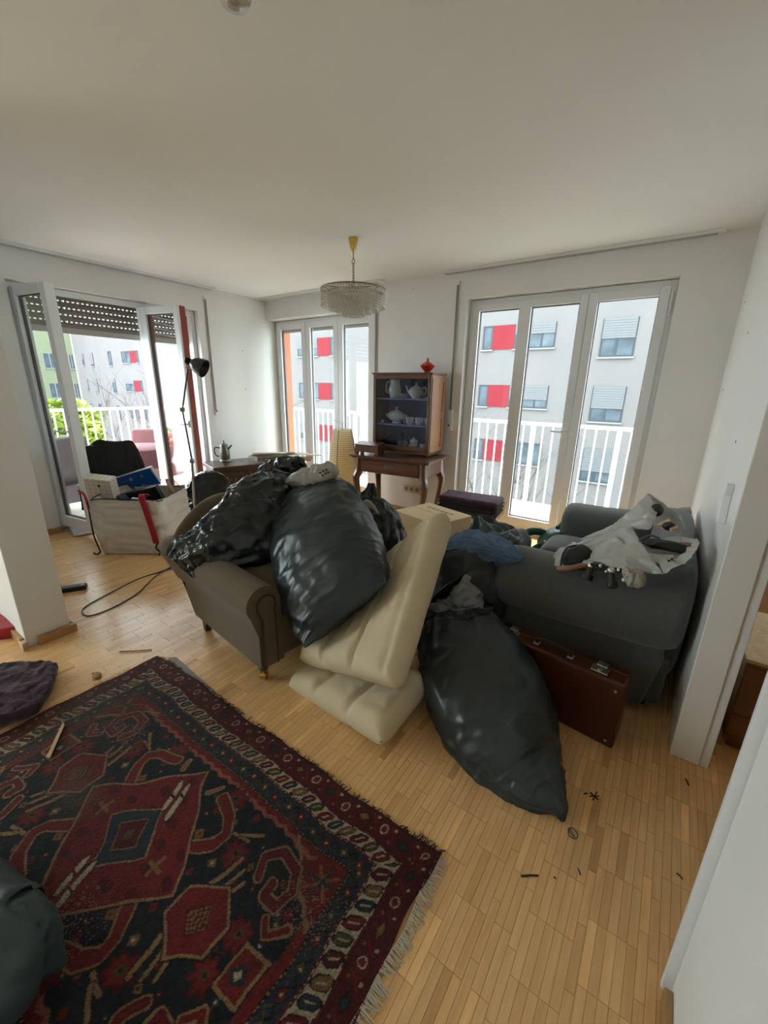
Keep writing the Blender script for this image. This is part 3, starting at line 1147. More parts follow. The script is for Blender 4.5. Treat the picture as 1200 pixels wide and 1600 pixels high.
def arm_profile(zb, grow=0.0, flare=0.0):
    pts = [(-.355 - grow, zb), (-.355 - grow, .30)]
    for a in np.linspace(215, -5, 16):
        r_ = .088 + grow
        pts.append((-.318 + r_ * math.cos(math.radians(a)) - flare, .462 + r_ * math.sin(math.radians(a))))
    pts += [(-.225, .36), (-.225, zb)]
    return pts


for s_ in (1, -1):
    mb = MB()
    rings = []
    for x, zb, fl in ((.372, .125, 0), (.30, .125, 0), (.0, .125, 0), (-.34, .125, 0), (-.43, .25, .004), (-.54, .37, .01), (-.62, .395, .012), (-.655, .41, .012)):
        sh = 0.6 if x < -.65 else (0.9 if x < -.6 else 1.0)
        rings.append([(x, s_ * (y if sh == 1 else -.30 + (y + .30) * sh), (z if sh == 1 else .46 + (z - .46) * sh)) for y, z in arm_profile(zb, 0, fl)])
    mb.loft(rings)
    a = mb.build('arm', BEIGE, ac, smooth=True, angle=50)
    # scroll facing at the front with its piping
    sc_ = []
    for an in np.linspace(-40, 200, 15):
        sc_.append((-.312 + .048 * math.cos(math.radians(an)), .458 + .048 * math.sin(math.radians(an))))
    fac = [(-.268, .13), (-.268, .40)] + sc_ + [(-.335, .385), (-.338, .13)]
    MB().prism([(s_ * y, z) for y, z in fac], .372, .384, 'yz').build('arm_facing', BEIGE, a, bevel=0.004)
    MB().tube([(.384, s_ * y, z) for y, z in fac], .0045, 6).build('piping', PIPING, a, smooth=True)
slab('seat_cushion', [[(-.36, -.22, .41), (.0, -.22, .42), (.36, -.22, .40)], [(-.36, 0, .42), (0, 0, .435), (.375, 0, .41)], [(-.36, .22, .41), (0, .22, .42), (.36, .22, .40)]], .13, BEIGE, ac, 30, 30, wr=.002)
slab('backrest', [[(-.37, -.33, .30), (-.37, 0, .30), (-.37, .33, .30)],
                  [(-.47, -.35, .42), (-.48, 0, .50), (-.47, .35, .42)],
                  [(-.555, -.355, .465), (-.57, -.29, .60), (-.585, -.10, .735), (-.585, .10, .745), (-.57, .29, .62), (-.555, .355, .465)]] if False else
     [[(-.37, -.33, .30), (-.37, -.2, .30), (-.37, -.07, .30), (-.37, .07, .30), (-.37, .2, .30), (-.37, .33, .30)],
      [(-.46, -.35, .40), (-.47, -.24, .47), (-.48, -.08, .52), (-.48, .08, .52), (-.47, .24, .47), (-.46, .35, .40)],
      [(-.57, -.355, .47), (-.585, -.27, .625), (-.60, -.10, .735), (-.60, .10, .745), (-.585, .27, .64), (-.57, .355, .47)]], .13, BEIGE, ac, 44, 40, wr=.002)
for lx, ly in ((-.30, -.30), (-.30, .30)):
    MB().prism([(-.03, -.03), (.03, -.03), (.03, .03), (-.03, .03)], 0, 0.001).add([], []).build('_', DARKW) if False else None
    m_ = MB()
    m_.loft([[(lx + w * a - dx, ly + w * b, z) for a, b in ((-1, -1), (1, -1), (1, 1), (-1, 1))] for z, w, dx in ((0, .016, .03), (.05, .021, .02), (.10, .027, .005), (.135, .03, 0))])
    m_.build('leg', DARKW, ac, bevel=0.004)
for ly in (-.30, .30):
    lx = .295
    m_ = MB()
    m_.lathe([(.02, .055), (.028, .075), (.026, .09), (.033, .135)], 12, (lx, ly, 0))
    l_ = m_.build('leg', DARKW, ac, smooth=True)
    w_ = MB()
    w_.cyl((lx - .014, ly - .01, .022), (lx + .012, ly + .008, .022), .022, n=16)
    w_.lohi((lx - .01, ly - .012, .04), (lx + .01, ly + .012, .058))
    w_.build('castor', BRASS, l_, smooth=True)

# ---- grey sofa along the right wall, facing the room
SOFA = M('dark_grey_fabric', (0.085, 0.092, 0.09), 0.92, var=0.08, vs=40, bump=0.12, bs=350, bdist=0.002, sheen=0.25)
sf = thing('sofa', 'dark grey fabric sofa with fat rolled arms along the right wall', 'sofa', (-.2, 2.6, 0))
MB().lohi((-.38, -.62, .05), (.37, .62, .30)).build('base', SOFA, sf, bevel=0.02)


def sofa_arm(s_):
    mb = MB()
    rings = []
    for x, k, lift in [(x_ + (.07 if s_ < 0 else 0), k_, l_) for x_, k_, l_ in ((-.42, .55, 0), (-.413, .80, 0), (-.395, .94, 0), (-.35, 1, 0))] + [(-.1, 1, 0.0), (.15, 1, .015), (.27, 1, .05), (.34, .96, .09), (.375, .85, .12), (.388, .62, .13)]:
        rg = []
        for i in range(36):
            a = 2 * PI * i / 36
            yy = .172 * math.copysign(abs(math.cos(a)) ** .8, math.cos(a)) * (0.3 + 0.7 * k)
            zz = .150 * math.copysign(abs(math.sin(a)) ** .8, math.sin(a)) * (0.25 + 0.75 * k)
            rg.append((x, s_ * (-.565 + yy), .485 + lift * (0.5 + zz * 3) + zz))
        rings.append(rg)
    mb.loft(rings)
    a = mb.build('arm', SOFA, sf, smooth=True, angle=60)
    MB().prism([(-.385, .04), (.30, .04), (.345, .30), (.33, .38), (-.36, .42)], s_ * -.44, s_ * -.665, 'xz').build('arm_panel', SOFA, a, bevel=0.025, seg=3)
    return a


sofa_arm(1)
sofa_arm(-1)
sack('backrest', [((.305, -.58, .44), (1, 0, 0), .05, .20), ((.305, -.56, .44), (1, 0, 0), .085, .265), ((.305, -.45, .44), (1, 0, 0), .105, .28), ((.305, 0, .44), (1, 0, 0), .105, .28), ((.305, .5, .44), (1, 0, 0), .105, .28), ((.305, .66, .44), (1, 0, 0), .07, .23)],
     SOFA, sf, 48, 40, exp=4.5, folds=(0, 0), base_fold=0, crumple=0, lump=.004)
for y0 in (-.205, .205):
    slab('seat_cushion', [[(-.40, y0 - .20, .375), (.0, y0 - .20, .38), (.20, y0 - .2, .37)], [(-.41, y0, .38), (0, y0, .39), (.20, y0, .38)], [(-.40, y0 + .20, .375), (0, y0 + .20, .38), (.20, y0 + .2, .37)]], .15, SOFA, sf, 26, 26, wr=.003, puff=.01)
for lx in (-.3, .3):
    for ly in (-.55, .55):
        MB().cyl((lx, ly, 0), (lx, ly, .06), .022, .028, 12).build('leg', DARKW, sf, smooth=True)

# ---- carved chest in the corner
CHW = wood('carved_chest_wood', (0.028, 0.012, 0.007), (0.085, 0.038, 0.021), (9, 1, 9), 3, 0.35, coat=0.2)
_ca = math.atan2(.954, .30)
ch = thing('chest', 'low dark carved wooden chest in the corner beside the balcony door', 'chest', (-4.27, 2.70, 0), _ca)
# local x along the front, local y to the wall
MB().lohi((.03, .02, .06), (1.07, .46, .455)).build('body', CHW, ch, bevel=0.004)
MB().lohi((0, -.01, .455), (1.10, .48, .48)).lohi((-.012, -.022, .478), (1.112, .485, .50)).build('lid', CHW, ch, bevel=0.006)
MB().lohi((.0, -.005, 0), (1.10, .48, .075)).build('plinth', CHW, ch, bevel=0.006)
for k in range(3):
    x0 = .07 + k * .335
    pn = pane_frame(MB(), x0, x0 + .29, .11, .42, .03, .004, .022).build('panel', CHW, ch, bevel=0.004)
    cv = MB()
    for i in range(6):
        a = i * PI / 3
        cv.ball((x0 + .145 + .05 * math.cos(a), .016, .265 + .07 * math.sin(a)), .026, 8, 6, (1, .5, 1.2))
    cv.ball((x0 + .145, .012, .265), .03, 10, 6, (1, .6, 1))
    cv.build('carving', CHW, pn, smooth=True)

# pewter coffee pot on the chest
PEW = M('old_pewter', (0.17, 0.16, 0.14), 0.42, metal=0.7, var=0.2, vs=25)
pp = thing('coffee_pot', 'tall pewter coffee pot with lid standing on the dark chest', 'pot', (-4.52, 3.03, .50))
MB().lathe([(.066, 0), (.068, .015), (.058, .03), (.064, .07), (.060, .12), (.047, .165), (.043, .19), (.047, .195)], 28).build('body', PEW, pp, smooth=True)
MB().lathe([(.049, .193), (.047, .205), (.03, .222), (.012, .228), (.008, .24), (.013, .25), (.006, .262), (.001, .268)], 24).build('lid', PEW, pp, smooth=True)
MB().tube(smooth_curve([(-.035, -.035, .17), (-.075, -.072, .175), (-.085, -.08, .12), (-.07, -.066, .075), (-.045, -.043, .07)], 16), .007, 8).build('handle', BLACKP, pp, smooth=True)
MB().tube([(.03, .03, .15), (.055, .055, .19), (.068, .068, .205)], [.014, .011, .008], 8).build('spout', PEW, pp, smooth=True)

# ---- writing desk with cabriole legs
MAHO = wood('mahogany', (0.060, 0.021, 0.011), (0.145, 0.056, 0.030), (1.2, 10, 10), 3, 0.3, coat=0.25)
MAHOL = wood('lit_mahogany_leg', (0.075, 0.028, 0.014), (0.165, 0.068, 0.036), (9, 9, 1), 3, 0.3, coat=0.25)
dkr = 0.10
ds = thing('desk', 'mahogany writing desk with curved cabriole legs and one drawer', 'desk', (-2.325, 3.635, 0), dkr)
MB().lohi((-.455, -.285, .728), (.455, .285, .745)).lohi((-.44, -.27, .712), (.44, .27, .73)).build('top', MAHO, ds, bevel=0.007)
MB().lohi((-.40, -.235, .575), (.40, .235, .712)).build('apron', MAHO, ds, bevel=0.003)
MB().lohi((-.402, -.240, .570), (.402, .240, .585)).build('lower_moulding', MAHO, ds, bevel=0.004)
dr = MB().lohi((-.33, -.246, .597), (.33, -.232, .698)).build('drawer', MAHO, ds, bevel=0.004)
hp = MB()
hp.lohi((-.05, -.252, .635), (.05, -.246, .66))
hp.tube(smooth_curve([(-.035, -.252, .652), (-.02, -.266, .64), (.02, -.266, .64), (.035, -.252, .652)], 10), .004, 6)
hp.build('handle', PEW, dr, smooth=True)
for sx in (-1, 1):
    for sy in (-1, 1):
        o_ = Vector((sx * .365, sy * .205, 0))
        d_ = Vector((sx, sy, 0)).normalized()
        pts = smooth_curve([o_ + Vector((0, 0, .712)), o_ + d_ * .012 + Vector((0, 0, .57)), o_ + d_ * .042 + Vector((0, 0, .50)), o_ + d_ * .03 + Vector((0, 0, .38)), o_ - d_ * .005 + Vector((0, 0, .22)), o_ - d_ * .012 + Vector((0, 0, .10)), o_ + d_ * .02 + Vector((0, 0, .012))], 22)
        rr_ = list(np.interp(np.linspace(0, 1, 22), [0, .18, .3, .5, .75, .92, 1], [.042, .044, .042, .031, .021, .021, .027]))
        MB().tube(pts, rr_, 8).build('leg', MAHOL, ds, smooth=True)

# ---- glass-fronted display cabinet on the desk
HONEY = wood('honey_wood', (0.15, 0.060, 0.018), (0.28, 0.125, 0.044), (9, 9, 1), 3, 0.35, coat=0.15)
FRONTW = wood('brown_front_wood', (0.085, 0.036, 0.018), (0.16, 0.072, 0.034), (8, 8, 1), 3, 0.35, coat=0.15)
BLUEL = M('slate_blue_lining', (0.17, 0.19, 0.27), 0.8, var=0.06)
SHELFB = M('blue_grey_shelf', (0.22, 0.24, 0.40), 0.5, var=0.05)
CW, CDp, CH = .672, .30, .785
cb = thing('display_cabinet', 'glass-fronted wooden display cabinet with blue lining standing on the desk', 'cabinet', (-2.325, 3.62 + .15, .768), .04)
# local origin at the centre of the bottom; front at -y
for s_ in (-1, 1):
    sd = MB().lohi((s_ * CW / 2 - (.018 if s_ > 0 else 0), -.14, .0), (s_ * CW / 2 + (.0 if s_ > 0 else .018), .15, CH)).build('side_panel', HONEY, cb, bevel=0.002)
    pf = pane_frame(MB(), -.14, .15, .03, CH - .03, .04, 0, .006)
    pf.lohi((-.10, 0, .36), (.11, .006, .42))
    px_ = [((s_ * (CW / 2 + y)), x, z) for x, y, z in pf.v]
    pf.v = px_
    pf.build('panel_frame', HONEY, sd)
MB().lohi((-CW / 2 - .016, -.168, CH), (CW / 2 + .016, .158, CH + .014)).lohi((-CW / 2 - .006, -.158, CH - .012), (CW / 2 + .006, .152, CH)).build('top', FRONTW, cb, bevel=0.003)
MB().lohi((-CW / 2, -.15, 0), (CW / 2, .15, .028)).build('bottom', FRONTW, cb, bevel=0.002)
MB().lohi((-CW / 2 + .018, .135, .028), (CW / 2 - .018, .148, CH - .012)).build('back_panel', BLUEL, cb)
for z in (.275, .535):
    MB().lohi((-CW / 2 + .018, -.12, z), (CW / 2 - .018, .135, z + .014)).build('shelf', SHELFB, cb)
dr = pane_frame(MB(), -CW / 2, CW / 2, .03, CH - .012, .034, -.158, -.140, .045).build('door', FRONTW, cb, bevel=0.003)
MB().lohi((-CW / 2 + .03, -.150, .07), (CW / 2 - .03, -.147, CH - .042)).build('pane', glass_mat('cabinet_glass', (0.82, 0.86, 0.93), 0.03, 0.02), dr)
for s_ in (-1, 1):
    for t_ in (-1, 1):
        MB().ball((s_ * (CW / 2 - .05), t_ * .11, -.010), .014, 10, 8).build('foot', DARKW, cb, smooth=True)
_cm = Matrix.Translation((-2.325, 3.77, .768)) @ Matrix.Rotation(.04, 4, 'Z')


def incab(x, y, z):
    return _cm @ Vector((x, y, z))


CER = M('cream_porcelain', (0.80, 0.77, 0.66), 0.22, var=0.08, vs=20, spec=0.6)


def lathe_thing(name, label, cat, at, prof, mat=CER, group=None, n=26, e=1.0, part='body'):
    t = thing(name, label, cat, at, 0, group)
    MB().lathe(prof, n, e=e).build(part, mat, t, smooth=True)
    return t


def ear(t, p0, p1, out, r=.005, name='handle', mat=CER):
    p0, p1 = Vector(p0), Vector(p1)
    m_ = (p0 + p1) / 2 + Vector(out)
    MB().tube(smooth_curve([p0, p0 + Vector(out) * .8, m_, p1 + Vector(out) * .7, p1], 14), r, 8).build(name, mat, t, smooth=True)


ZU, ZM, ZB = .549, .289, .028
t = lathe_thing('jug', 'cream porcelain jug on the upper shelf of the display cabinet', 'jug', incab(-.155, -.02, ZU), [(.045, 0), (.05, .01), (.066, .05), (.068, .09), (.055, .14), (.05, .165), (.056, .185), (.052, .186), (.045, .16), (.03, .03)])
ear(t, (-.05, -.01, .155), (-.062, -.01, .05), (-.045, -.005, 0.01), .007)
t = lathe_thing('teapot', 'cream porcelain teapot with lid on the upper shelf', 'teapot', incab(.105, -.03, ZU), [(.04, 0), (.045, .012), (.075, .045), (.08, .075), (.06, .105), (.035, .118), (.02, .13), (.01, .135), (.014, .146), (.004, .156)])
ear(t, (.06, 0, .10), (.068, 0, .04), (.055, 0, .01), .006)
MB().tube(smooth_curve([(-.065, 0, .05), (-.10, 0, .075), (-.115, 0, .115), (-.13, 0, .12)], 10), [.016, .015, .013, .012, .011, .010, .009, .008, .008, .007], 8).build('spout', CER, t, smooth=True)
for i, (x, n, lb) in enumerate(((-.17, 2, 'porcelain saucers under the jug on the upper shelf'), (-.03, 5, 'porcelain saucer in the stack between jug and teapot'), (.27, 2, 'porcelain saucer in the low stack right of the teapot'))):
    for k in range(n):
        if i == 0:
            continue
        o = MB().lathe([(.02, 0), (.03, .002), (.055, .010), (.056, .012), (.03, .005), (.002, .004)], 24, cap=True).build('saucer', CER, None, smooth=True)
        o.location = incab(x, -.045, ZU + k * .009)
        tag(o, lb, 'saucer', lb)
t = lathe_thing('tureen', 'oval cream soup tureen with lid on the middle shelf', 'tureen', incab(-.135, -.01, ZM), [(.05, 0), (.055, .012), (.04, .022), (.09, .045), (.105, .075), (.108, .09), (.09, .11), (.05, .128), (.015, .138), (.012, .15), (.018, .165), (.004, .172)], e=.75)
ear(t, (-.10, 0, .09), (-.10, 0, .065), (-.03, 0, .0), .006)
ear(t, (.10, 0, .09), (.10, 0, .065), (.03, 0, .0), .006)
for k, x in enumerate((.045, .155, .265)):
    t = lathe_thing('cup', ('cream porcelain cup nearest the tureen on the middle shelf', 'middle one of three cream cups on the middle shelf', 'cream porcelain cup at the right end of the middle shelf')[k], 'cup', incab(x, -.04, ZM),
                    [(.024, 0), (.026, .005), (.038, .035), (.044, .075), (.041, .075), (.033, .03), (.003, .01)], group='cups on the middle shelf')
    ear(t, (-.02, -.038, .065), (-.012, -.032, .02), (-.015, -.03, 0), .0045)
o = MB().ball((0, 0, .017), .017, 12, 8).build('egg_cup', CER, None, smooth=True)
o.location = incab(-.27, -.07, ZM)
tag(o, 'tiny round cream pot at the left end of the middle shelf', 'pot')
t = lathe_thing('sugar_bowl', 'cream lidded sugar bowl on the cabinet floor', 'bowl', incab(.10, -.03, ZB + .045), [(.03, 0), (.042, .02), (.045, .045), (.03, .065), (.008, .075), (.012, .085), (.003, .092)])
for k, (x, z) in enumerate(((.10, 0), (.10, .022), (.235, 0), (.235, .02), (.235, .04))):
    o = MB().lathe([(.035, 0), (.045, .006), (.058, .034), (.055, .034), (.04, .01), (.003, .007)], 24).build('bowl', CER, None, smooth=True)
    o.location = incab(x, -.04, ZB + z)
    tag(o, 'cream bowl in the stack under the sugar bowl' if x < .2 else 'cream bowl in the right stack on the cabinet floor', 'bowl', 'stacked bowls on the cabinet floor')
CRY = M('cut_glass', (0.75, 0.78, 0.78), 0.08, trans=0.7, ior=1.5, var=0.05)
for k, (x, y) in enumerate(((-.05, -.08), (-.01, -.05), (.03, -.085), (-.03, 0.0))):
    o = MB().lathe([(.02, 0), (.018, .004), (.005, .01), (.005, .03), (.02, .05), (.024, .085), (.022, .085), (.015, .05), (.002, .04)], 14).build('crystal_glass', CRY, None, smooth=True)
    o.location = incab(x, y, ZB)
    tag(o, 'small cut crystal glass on the cabinet floor in front of the bowls', 'glass', 'crystal glasses on the cabinet floor')
NAVY = M('navy_cloth', (0.010, 0.013, 0.04), 0.85, var=0.3, vs=10, bump=0.3, bs=15)
o = sack('navy_cloth_bundle', [(incab(-.30, .02, ZB + .03), (0, 0, 1), .01, .03), (incab(-.25, .02, ZB + .045), (0, 0, 1), .045, .07), (incab(-.15, .03, ZB + .075), (0, 0, 1), .08, .08), (incab(-.06, .03, ZB + .09), (0, 0, 1), .085, .06), (incab(-.03, .03, ZB + .12), (0, 0, 1), .05, .02)], NAVY, None, 40, 40, folds=(.02, .02), crumple=.012, cs=14, lump=.01)
tag(o, 'crumpled navy blue cloth on the floor of the display cabinet', 'cloth')
o = sack('navy_bowl_cover', [(incab(.0, .07, ZU + .13), (0, 0, 1), .03, .02), (incab(.06, .08, ZU + .16), (0, 0, 1), .05, .03), (incab(.15, .08, ZU + .175), (0, 0, 1), .025, .03), (incab(.20, .07, ZU + .18), (0, 0, 1), .012, .02)], NAVY, None, 30, 30, crumple=.008, cs=16)
tag(o, 'dark navy cloth hanging behind the teapot in the cabinet', 'cloth')
o = MB().tube(smooth_curve([incab(.165, .125, ZU + .16), incab(.172, .12, ZU + .05), incab(.165, .125, ZM + .2), incab(.172, .12, ZM + .08), incab(.165, .122, ZM - .05), incab(.18, .12, ZB + .1)], 40), .006, 6).build('cord', BLACKP, None, smooth=True)
tag(o, 'dark cord hanging down the back of the display cabinet', 'cord')

# red glass bonbonniere on top
RUBY = M('ruby_glass', (0.42, 0.035, 0.012), 0.10, var=0.2, vs=30, spec=0.8, coat=0.5)
t = lathe_thing('lidded_bowl', 'orange-red glass bowl with pointed lid on top of the display cabinet', 'bowl', incab(.205, 0, CH + .014), [(.03, 0), (.034, .006), (.03, .014), (.055, .04), (.072, .062), (.074, .066), (.05, .05), (.003, .02)], RUBY)
MB().lathe([(.073, .067), (.068, .075), (.045, .092), (.022, .105), (.008, .115), (.012, .125), (.006, .138), (.001, .145)], 26).build('lid', RUBY, t, smooth=True)

# small footed wooden box in front of the cabinet
bx = thing('jewellery_box', 'small dark wooden box with sloping lid on the desk', 'box', (-2.58, 3.44, .756), .12)
MB().add([(-.14, -.07, .02), (.14, -.07, .02), (.14, .07, .02), (-.14, .07, .02), (-.135, -.068, .085), (.135, -.068, .085), (.135, .068, .105), (-.135, .068, .105)], [(0, 3, 2, 1), (0, 1, 5, 4), (1, 2, 6, 5), (2, 3, 7, 6), (3, 0, 4, 7), (4, 5, 6, 7)]).build('body', FRONTW, bx, bevel=0.003)
MB().add([(-.145, -.078, .086), (.145, -.078, .086), (.145, .075, .106), (-.145, .075, .106), (-.145, -.078, .096), (.145, -.078, .096), (.145, .075, .116), (-.145, .075, .116)], [(0, 3, 2, 1), (0, 1, 5, 4), (1, 2, 6, 5), (2, 3, 7, 6), (3, 0, 4, 7), (4, 5, 6, 7)]).build('lid', MAHO, bx, bevel=0.003)
for s_ in (-1, 1):
    for t_ in (-1, 1):
        MB().lohi((s_ * .12 - .018, t_ * .055 - .012, -.01), (s_ * .12 + .018, t_ * .055 + .012, .022)).build('foot', FRONTW, bx, bevel=0.003)


# ---- paper floor lamp
PAPER = sheet_mat('rice_paper', (0.86, 0.73, 0.49), 0.55, 0.9, 0.0)
WIRE = M('lamp_wire', (0.10, 0.075, 0.05), 0.6, var=0.1)
pl = thing('paper_lamp', 'tall cream rice-paper floor lamp between window and desk', 'lamp', (-3.0, 3.5, 0))
prof = []
nz = 34
for i in range(nz * 4 + 1):
    z = .19 + .78 * i / (nz * 4)
    k = i / (nz * 4)
    r_ = .115 + .045 * math.sin(PI * min(1, k * 1.02) ** .8) - .003 * abs(math.sin(PI * i / 4)) - .012 * max(0, k - .85) * 6
    prof.append((r_, z))
MB().lathe(prof, 40, cap=False).build('shade', PAPER, pl, smooth=True)
ww = MB()
for i in range(0, nz * 4 + 1, 4):
    r_, z = prof[i]
    ww.tube([(r_ * math.cos(a) * 1.004, r_ * math.sin(a) * 1.004, z) for a in np.linspace(0, 2 * PI, 33)[:-1]], .0016, 4, closed=True)
ww.build('hoops', WIRE, pl)['kind'] = 'stuff'
for k in range(4):
    a = k * PI / 2 + .3
    MB().tube([(.10 * math.cos(a), .10 * math.sin(a), 0), (.118 * math.cos(a), .118 * math.sin(a), .2)] + [(r_ * 1.01 * math.cos(a), r_ * 1.01 * math.sin(a), z) for r_, z in prof[4::6]], .003, 6).build('stay', WIRE, pl, smooth=True)
MB().tube([(0, 0, .9), (.0, 0, 1.0), (.005, 0, 1.05)], .003, 6).build('top_wire', WIRE, pl)
MB().lathe([(.04, .25), (.045, .3), (.03, .36), (.01, .37)], 16).build('bulb', M('opal_bulb', (0.8, 0.78, 0.7), 0.3, var=0.02), pl, smooth=True)

# ---- crystal chandelier
CRYS = M('chandelier_crystal', (0.86, 0.83, 0.76), 0.12, trans=0.35, ior=1.5, var=0.06, vs=60, spec=0.8)
cl = thing('chandelier', 'tiered crystal chandelier hanging on a brass chain from the ceiling', 'chandelier', (-2.253, 2.78, 0))
MB().lathe([(.036, 2.5), (.035, 2.485), (.018, 2.415), (.015, 2.41), (.003, 2.41)], 24).build('canopy', BRASS, cl, smooth=True)
DBR = M('dark_brass', (0.22, 0.15, 0.07), 0.4, metal=0.8, var=0.1)
z = 2.405
MB().cyl((0, 0, 2.41), (0, 0, 2.36), .0035, n=6).build('stem', DBR, cl)
MB().tube([(.013 * math.cos(a), 0, 2.343 + .018 * math.sin(a)) for a in np.linspace(0, 2 * PI, 17)[:-1]], .003, 6, closed=True).build('ring', DBR, cl, smooth=True)
lk = MB().tube([(.007 * math.cos(a), 0, .014 * math.sin(a)) for a in np.linspace(0, 2 * PI, 13)[:-1]], .0022, 5, closed=True)
z = 2.318
k = 0
first = None
while z > 2.165:
    if first is None:
        first = lk.build('chain_link', DBR, cl, smooth=True)
        first.location = (0, 0, z)
    else:
        inst(first, cl, (0, 0, z), (0, 0, (k % 2) * PI / 2))
    z -= .0195
    k += 1
tiers = [(.252, 2.148, 6), (.195, 2.128, 6), (.14, 2.108, 6), (.085, 2.085, 6)]
cr = MB()
for r_, zt, nr in tiers:
    MB().tube([(r_ * math.cos(a), r_ * math.sin(a), zt) for a in np.linspace(0, 2 * PI, 49)[:-1]], .005, 6, closed=True).build('tier_ring', DBR, cl, smooth=True)
    n = int(2 * PI * r_ / .021)
    for j in range(nr):
        zc = zt - .012 - j * .0215
        for i in range(n):
            a = 2 * PI * (i + .5 * (j % 2)) / n
            x, y = r_ * math.cos(a), r_ * math.sin(a)
            w = .0105
            tx, ty = -math.sin(a), math.cos(a)
            nx, ny = math.cos(a), math.sin(a)
            cr.add([(x - tx * w, y - ty * w, zc), (x + nx * .007, y + ny * .007, zc), (x + tx * w, y + ty * w, zc), (x - nx * .005, y - ny * .005, zc), (x, y, zc + .0105), (x, y, zc - .0125)],
                   [(0, 1, 4), (1, 2, 4), (2, 3, 4), (3, 0, 4), (1, 0, 5), (2, 1, 5), (3, 2, 5), (0, 3, 5)])
co = cr.build('crystals', CRYS, cl)
co['kind'] = 'stuff'
fr_ = MB()
for a in np.linspace(0, 2 * PI, 7)[:-1]:
    fr_.tube([(0, 0, 2.165), (.25 * math.cos(a), .25 * math.sin(a), 2.148)], .004, 5)
    fr_.tube([(.25 * math.cos(a), .25 * math.sin(a), 2.148), (.08 * math.cos(a), .08 * math.sin(a), 2.09)], .003, 5)
fr_.build('frame', DBR, cl)

# ceiling spot at the top edge of the picture
sp = thing('ceiling_spot', 'small round glass ceiling spotlight', 'ceiling lamp', (-1.225, 0.989, 0))
MB().lathe([(.05, 2.5), (.05, 2.485), (.042, 2.48)], 24).build('ring', CHROME, sp, smooth=True)
MB().lathe([(.044, 2.485), (.047, 2.46), (.04, 2.445), (.02, 2.44), (.015, 2.448), (.004, 2.45)], 24).build('glass_cover', M('clear_lamp_glass', (0.72, 0.70, 0.64), 0.15, trans=0.4, var=0.05), sp, smooth=True)

# ---- articulated floor lamp
LB = M('black_enamel', (0.02, 0.019, 0.018), 0.3, var=0.1, spec=0.6)
STEEL = M('lamp_steel', (0.40, 0.38, 0.35), 0.3, metal=1.0, var=0.1)
fl = thing('floor_lamp', 'black articulated floor lamp with metal shade beside the balcony door', 'lamp', (0, 0, 0))
L0 = Vector((-3.905, 2.2, 0))
j1, j2, j3 = Vector((-3.829, 2.200, 0.698)), Vector((-3.889, 2.200, 1.185)), Vector((-3.706, 2.200, 1.575))
MB().lathe([(.15, 0), (.15, .018), (.13, .024), (.012, .03), (.011, .1)], 32, (L0.x, L0.y, 0)).build('base', LB, fl, smooth=True)
MB().cyl(L0 + Vector((0, 0, .03)), j1, .011, n=12).build('pole', STEEL, fl, smooth=True)
MB().cyl(j1, j2, .008, n=10).build('lower_arm', LB, fl, smooth=True)
MB().cyl(j2, j3, .008, n=10).build('upper_arm', LB, fl, smooth=True)
for j in (j1, j2, j3):
    a_ = MB().cyl(j + Vector((-.012, -.016, 0)), j + Vector((.012, .016, 0)), .022, n=16)
    a_.build('joint', STEEL, fl, smooth=True, bevel=.003)
sh_c = j3 + Vector((.05, .03, .02))
R_ = Vector((.72, .42, -.38)).to_track_quat('Z', 'Y').to_matrix()
sh = MB().lathe([(.022, -.075), (.026, -.03), (.05, -.01), (.07, .03), (.080, .075), (.083, .10), (.080, .10), (.066, .03), (.045, -.005), (.003, -.01)], 28, sh_c, R_, cap=False).build('shade', LB, fl, smooth=True)
sk_ = MB()
for k in range(5):
    zz = -.075 + k * .009
    sk_.lathe([(.018, zz), (.030, zz + .001), (.030, zz + .004), (.018, zz + .005)], 20, sh_c, R_)
sk_.build('socket', LB, sh, smooth=True)
MB().tube(smooth_curve([j1 + Vector((-.01, 0, .03)), j1 + Vector((-.05, .03, -.1)), j1 + Vector((-.045, .03, -.2)), j1 + Vector((.0, .0, -.25))], 16), .004, 6).build('cable', BLACKP, fl, smooth=True)


# ------------------------------------------------------------------ rubbish bags, futon, cloths
RIGHT, UPV = Vector((.819, .573, .018)), Vector((-.181, .229, .956))


def bag_mat(name, col, rough=0.27):
    return M(name, col, rough, var=0.15, vs=5, bump=0.35, bs=9, btype='RIDGED_MULTIFRACTAL', bdist=0.012, spec=0.55)


BAGA = bag_mat('black_green_film', (0.012, 0.0185, 0.0185), 0.17)
BAGB = bag_mat('dark_slate_film', (0.020, 0.030, 0.033), 0.32)
BAGC = bag_mat('slate_grey_film', (0.024, 0.034, 0.036), 0.36)
TEAL = bag_mat('teal_film', (0.040, 0.068, 0.072), 0.34)
GREYF = sheet_mat('grey_film', (0.22, 0.23, 0.235), 0.2, 0.22, 0.8, 14)
WHITEF = sheet_mat('milky_white_film', (0.66, 0.66, 0.64), 0.45, 0.17, 0.35, 10)

